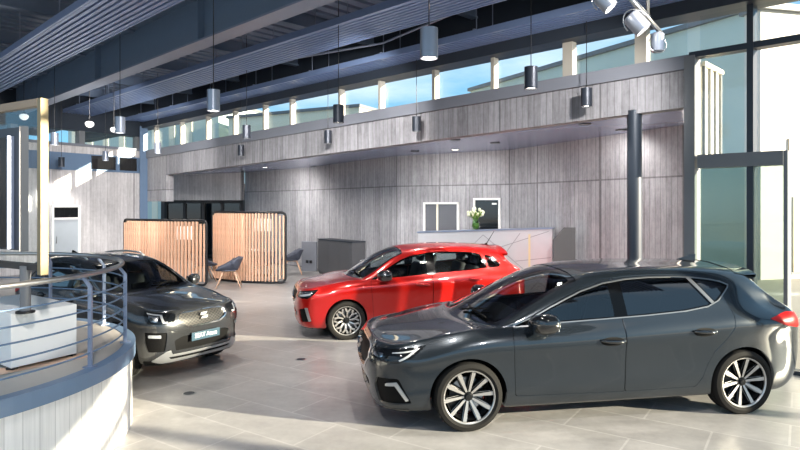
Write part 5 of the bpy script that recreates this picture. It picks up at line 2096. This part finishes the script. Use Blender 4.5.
def extras(root, sk, S, kind, CM):
    # antenna fin or whip on the roof
    if kind == 'ibiza':
        p, n = sk.at(12.75, 11)
        MB().tube([p, p + Vector((-.16, 0, .24))], [.008, .004], 6).lathe([(.03, -.01), (.025, .02), (0, .03)], 14, Matrix.Translation(p)).build('roof_aerial', CM['trim'], root, True, 50)
    else:
        p, n = sk.at(12.1 if kind == 'leon' else 12.4, 11)
        f = MB()
        A = [(.12, .0, 0), (-.10, .035, -.01), (-.10, -.035, -.01), (-.13, 0, .06), (-.06, 0, .055)]
        f.add([p + Vector(a) for a in A], [(0, 1, 4), (0, 4, 2), (1, 3, 4), (2, 4, 3), (1, 2, 3), (0, 2, 1)])
        f.build('roof_aerial', CM['gloss_black'] if kind == 'leon' else CM['trim'], root)
    # spoiler lip over the rear window
    sp = MB()
    us_ = [12.6, 12.82, 13.0]
    rows = []
    for v in np.linspace(7.95, 11, 10):
        rows.append([sk.at(a, v, .006)[0] for a in us_])
    V, F = [], []
    ln = .14
    for r in rows:
        d = (r[2] - r[0]).normalized()
        tip = r[2] + Vector((-ln, 0, -.012)) + Vector((0, 0, .012))
        V += [r[0], r[1], r[2], tip, tip + Vector((.01, 0, -.028)), r[2] + Vector((0, 0, -.05))]
    k = 6
    for i in range(len(rows) - 1):
        for j in range(k - 1):
            F.append((i * k + j, (i + 1) * k + j, (i + 1) * k + j + 1, i * k + j + 1))
    V2 = [Vector((p.x, -p.y, p.z)) for p in V]
    sp.add(V, F)
    sp.add(V2, [tuple(reversed(f)) for f in F])
    sp.build('roof_spoiler', CM['paint'], root, True, 40)
    eu = {'leon': (0, 4.75), 'ibiza': (0, 4.95), 'ateca': (0, 5.15)}[kind]
    emblem(root, sk, eu[0], eu[1], .07, CM['satin'], .015)
    if kind != 'ateca':
        return
    # number plate at the front
    vz = {'leon': .36, 'ibiza': .40, 'ateca': .56}[kind]
    (uu, vv), = sk.inv([(0, vz)], 'front')
    p, n = sk.at(0, vv, .03)
    tilt = math.atan2(n.z, n.x)
    pl = MB().bevbox((0, 0, 0), (.012, .52, .115), .004)
    pm = CM['plate_blue'] if kind == 'ateca' else CM['black']
    po = pl.build('number_plate', pm, root)
    po.location = p
    po.rotation_euler = (0, -tilt, 0)
    if kind == 'ateca':
        Mw = Matrix.Translation((.0075, 0, .004)) @ Matrix(((0, 0, 1), (1, 0, 0), (0, 1, 0))).to_4x4()
        text_on('SEAT Ateca', po, CM['white'], .085, Mw)
    if kind == 'ateca':
        for s in (1, -1):
            pts = []
            for u in np.linspace(9.9, 13.3, 14):
                q, nn = sk.at(u, 8.55, .03)
                pts.append((q.x, q.y * s, q.z))
            a, _ = sk.at(9.7, 8.55, 0)
            b, _ = sk.at(13.5, 8.55, 0)
            MB().tube([(a.x, a.y * s, a.z)] + pts + [(b.x, b.y * s, b.z)], .016, 8).build('roof_rail', CM['satin'], root, True)


paint_leon = paint('paint_slate', '#20272e', .55, .26)
paint_ibiza = paint('paint_red', '#a81009', .45, .28)
paint_ateca = paint('paint_graphite', '#383a3d', .6, .25)
for key, nm_, lab, sp, pc, kw in (
        ('leon', 'hatchback_car', 'dark slate-grey five-door hatchback parked nearest, in front of the glass', spec_leon, paint_leon, {}),
        ('ibiza', 'hatchback_car', 'bright red five-door hatchback parked behind the dark slate-grey one', spec_ibiza, paint_ibiza, {'side_glass': M['light_glass'], 'rear_side_glass': M['light_glass'], 'screen_glass': M['light_glass']}),
        ('ateca', 'suv_car', 'dark grey SUV with silver skid plate parked behind the round platform', spec_ateca, paint_ateca, {'grille': M['grille_chrome']})):
    CM = carM(pc, **kw)
    S = sp(CM)
    loc, yaw, sc = POS[key]
    root, sk, made = build_car(nm_, lab, S, CM, loc, yaw, sc)
    extras(root, sk, S, key, CM)

# ------------------------------------------------------------------ light
SUN_EL = math.radians(14)
dvec = Vector((-.945 * math.cos(SUN_EL), .325 * math.cos(SUN_EL), -math.sin(SUN_EL)))
L = bpy.data.lights.new('sun', 'SUN')
L.energy = 12.0
L.angle = math.radians(.6)
L.color = (1, .85, .64)
lo = bpy.data.objects.new('sun', L)
lo.rotation_euler = dvec.to_track_quat('-Z', 'Y').to_euler()
lo.location = (20, -6, 12)
COL.objects.link(lo)


def spot_light(name, p, to, e, size=1.9, r=.08, col=(1, .95, .88), blend=.6):
    l = bpy.data.lights.new(name, 'SPOT')
    l.energy = e
    l.spot_size = size
    l.spot_blend = blend
    l.shadow_soft_size = r
    l.color = col
    l.specular_factor = .35
    o = bpy.data.objects.new(name, l)
    o.location = p
    o.rotation_euler = (Vector(to) - Vector(p)).to_track_quat('-Z', 'Y').to_euler()
    COL.objects.link(o)
    return o


for (x, y, z) in LAMP_SPOTS:
    spot_light('pendant_light', (x, y, z), (x, y, 0), 75, 1.8)
for (x, y, z) in SOFFIT_SPOTS:
    spot_light('soffit_light', (x, y, z), (x + .15, y + .8, z - 1.5), 32 if x > -.5 else 80, 2.9, .06, (1, .95, .9), 1.0)
# fill spots added in mid-air without fixtures, brightening cars, walls and partitions
for (p, to, e) in (((-1.5, 2.5, 4.4), (-2.5, 7.5, .6), 220), ((2.0, 3.0, 4.4), (2.0, 6.2, .6), 200), ((-1.5, 5.5, 4.4), (.5, 10, .7), 260),
                   ((-3.5, 9, 4.4), (-4.5, 15, .9), 600), ((-5.5, 12, 4.4), (-9.5, 18.5, 2.2), 600), ((-6, 14, 4.4), (-7.6, 19.0, 3.0), 300), ((-1.5, 9.5, 4.3), (-3.2, 17.5, .3), 420), ((3.0, 6, 4.4), (1.5, 13, 1.8), 420), ((-.5, 9, 4.6), (-2, 18, 1.5), 500)):
    spot_light('fill_light', p, to, e, 1.25, .12, (1, .95, .9), .8)

w = bpy.data.worlds.new('sky')
scene.world = w
w.use_nodes = True
nt = w.node_tree
nt.nodes.clear()
wo = nt.nodes.new('ShaderNodeOutputWorld')
bg = nt.nodes.new('ShaderNodeBackground')
tc = nt.nodes.new('ShaderNodeTexCoord')
sp = nt.nodes.new('ShaderNodeSeparateXYZ')
nt.links.new(tc.outputs['Generated'], sp.inputs[0])
cr = nt.nodes.new('ShaderNodeValToRGB')
el = cr.color_ramp.elements
for pos, c in ((0.0, (.35, .33, .30)), (.48, (.45, .43, .40)), (.5, (.62, .78, .88)), (.535, (.22, .52, .78)), (.66, (.26, .48, .72)), (1.0, (.30, .44, .60))):
    e = el.new(pos) if pos not in (0.0, 1.0) else el[0 if pos == 0 else len(el) - 1]
    e.color = (*c, 1)
ma = nt.nodes.new('ShaderNodeMath')
ma.operation = 'MULTIPLY_ADD'
nt.links.new(sp.outputs[2], ma.inputs[0])
ma.inputs[1].default_value = .5
ma.inputs[2].default_value = .5
nt.links.new(ma.outputs[0], cr.inputs[0])
# thin cloud
nz = nt.nodes.new('ShaderNodeTexNoise')
nz.inputs['Scale'].default_value = 2.2
nz.inputs['Detail'].default_value = 6
mp = nt.nodes.new('ShaderNodeMapping')
mp.inputs['Scale'].default_value = (1, 1, 3.5)
nt.links.new(tc.outputs['Generated'], mp.inputs[0])
nt.links.new(mp.outputs[0], nz.inputs[0])
cl = nt.nodes.new('ShaderNodeValToRGB')
cl.color_ramp.elements[0].position = .52
cl.color_ramp.elements[1].position = .78
nt.links.new(nz.outputs[0], cl.inputs[0])
mx = nt.nodes.new('ShaderNodeMix')
mx.data_type = 'RGBA'
nt.links.new(cl.outputs[0], mx.inputs[0])
nt.links.new(cr.outputs[0], mx.inputs[6])
mx.inputs[7].default_value = (1, 1, 1, 1)
nt.links.new(mx.outputs[2], bg.inputs[0])
bg.inputs[1].default_value = .72
nt.links.new(bg.outputs[0], wo.inputs[0])

# ------------------------------------------------------------------ camera
cam = bpy.data.cameras.new('camera')
cam.sensor_width = 36
cam.lens = 36 * FPX / 800
cam.shift_y = -(225 - V0) / 800
cam.clip_end = 300
co = bpy.data.objects.new('camera', cam)
co.location = (0, 0, CAM_Z)
co.rotation_euler = (PI / 2, 0, 0)
COL.objects.link(co)
scene.camera = co
vs = scene.view_settings
scene.display_settings.display_device = 'sRGB'
vs.view_transform = 'Standard'
vs.look = 'None'
vs.exposure = 1.15
vs.gamma = 1
vs.use_curve_mapping = False
scene.cycles.max_bounces = 10
scene.cycles.transparent_max_bounces = 24
scene.cycles.use_denoising = True
scene.cycles.sample_clamp_indirect = 6
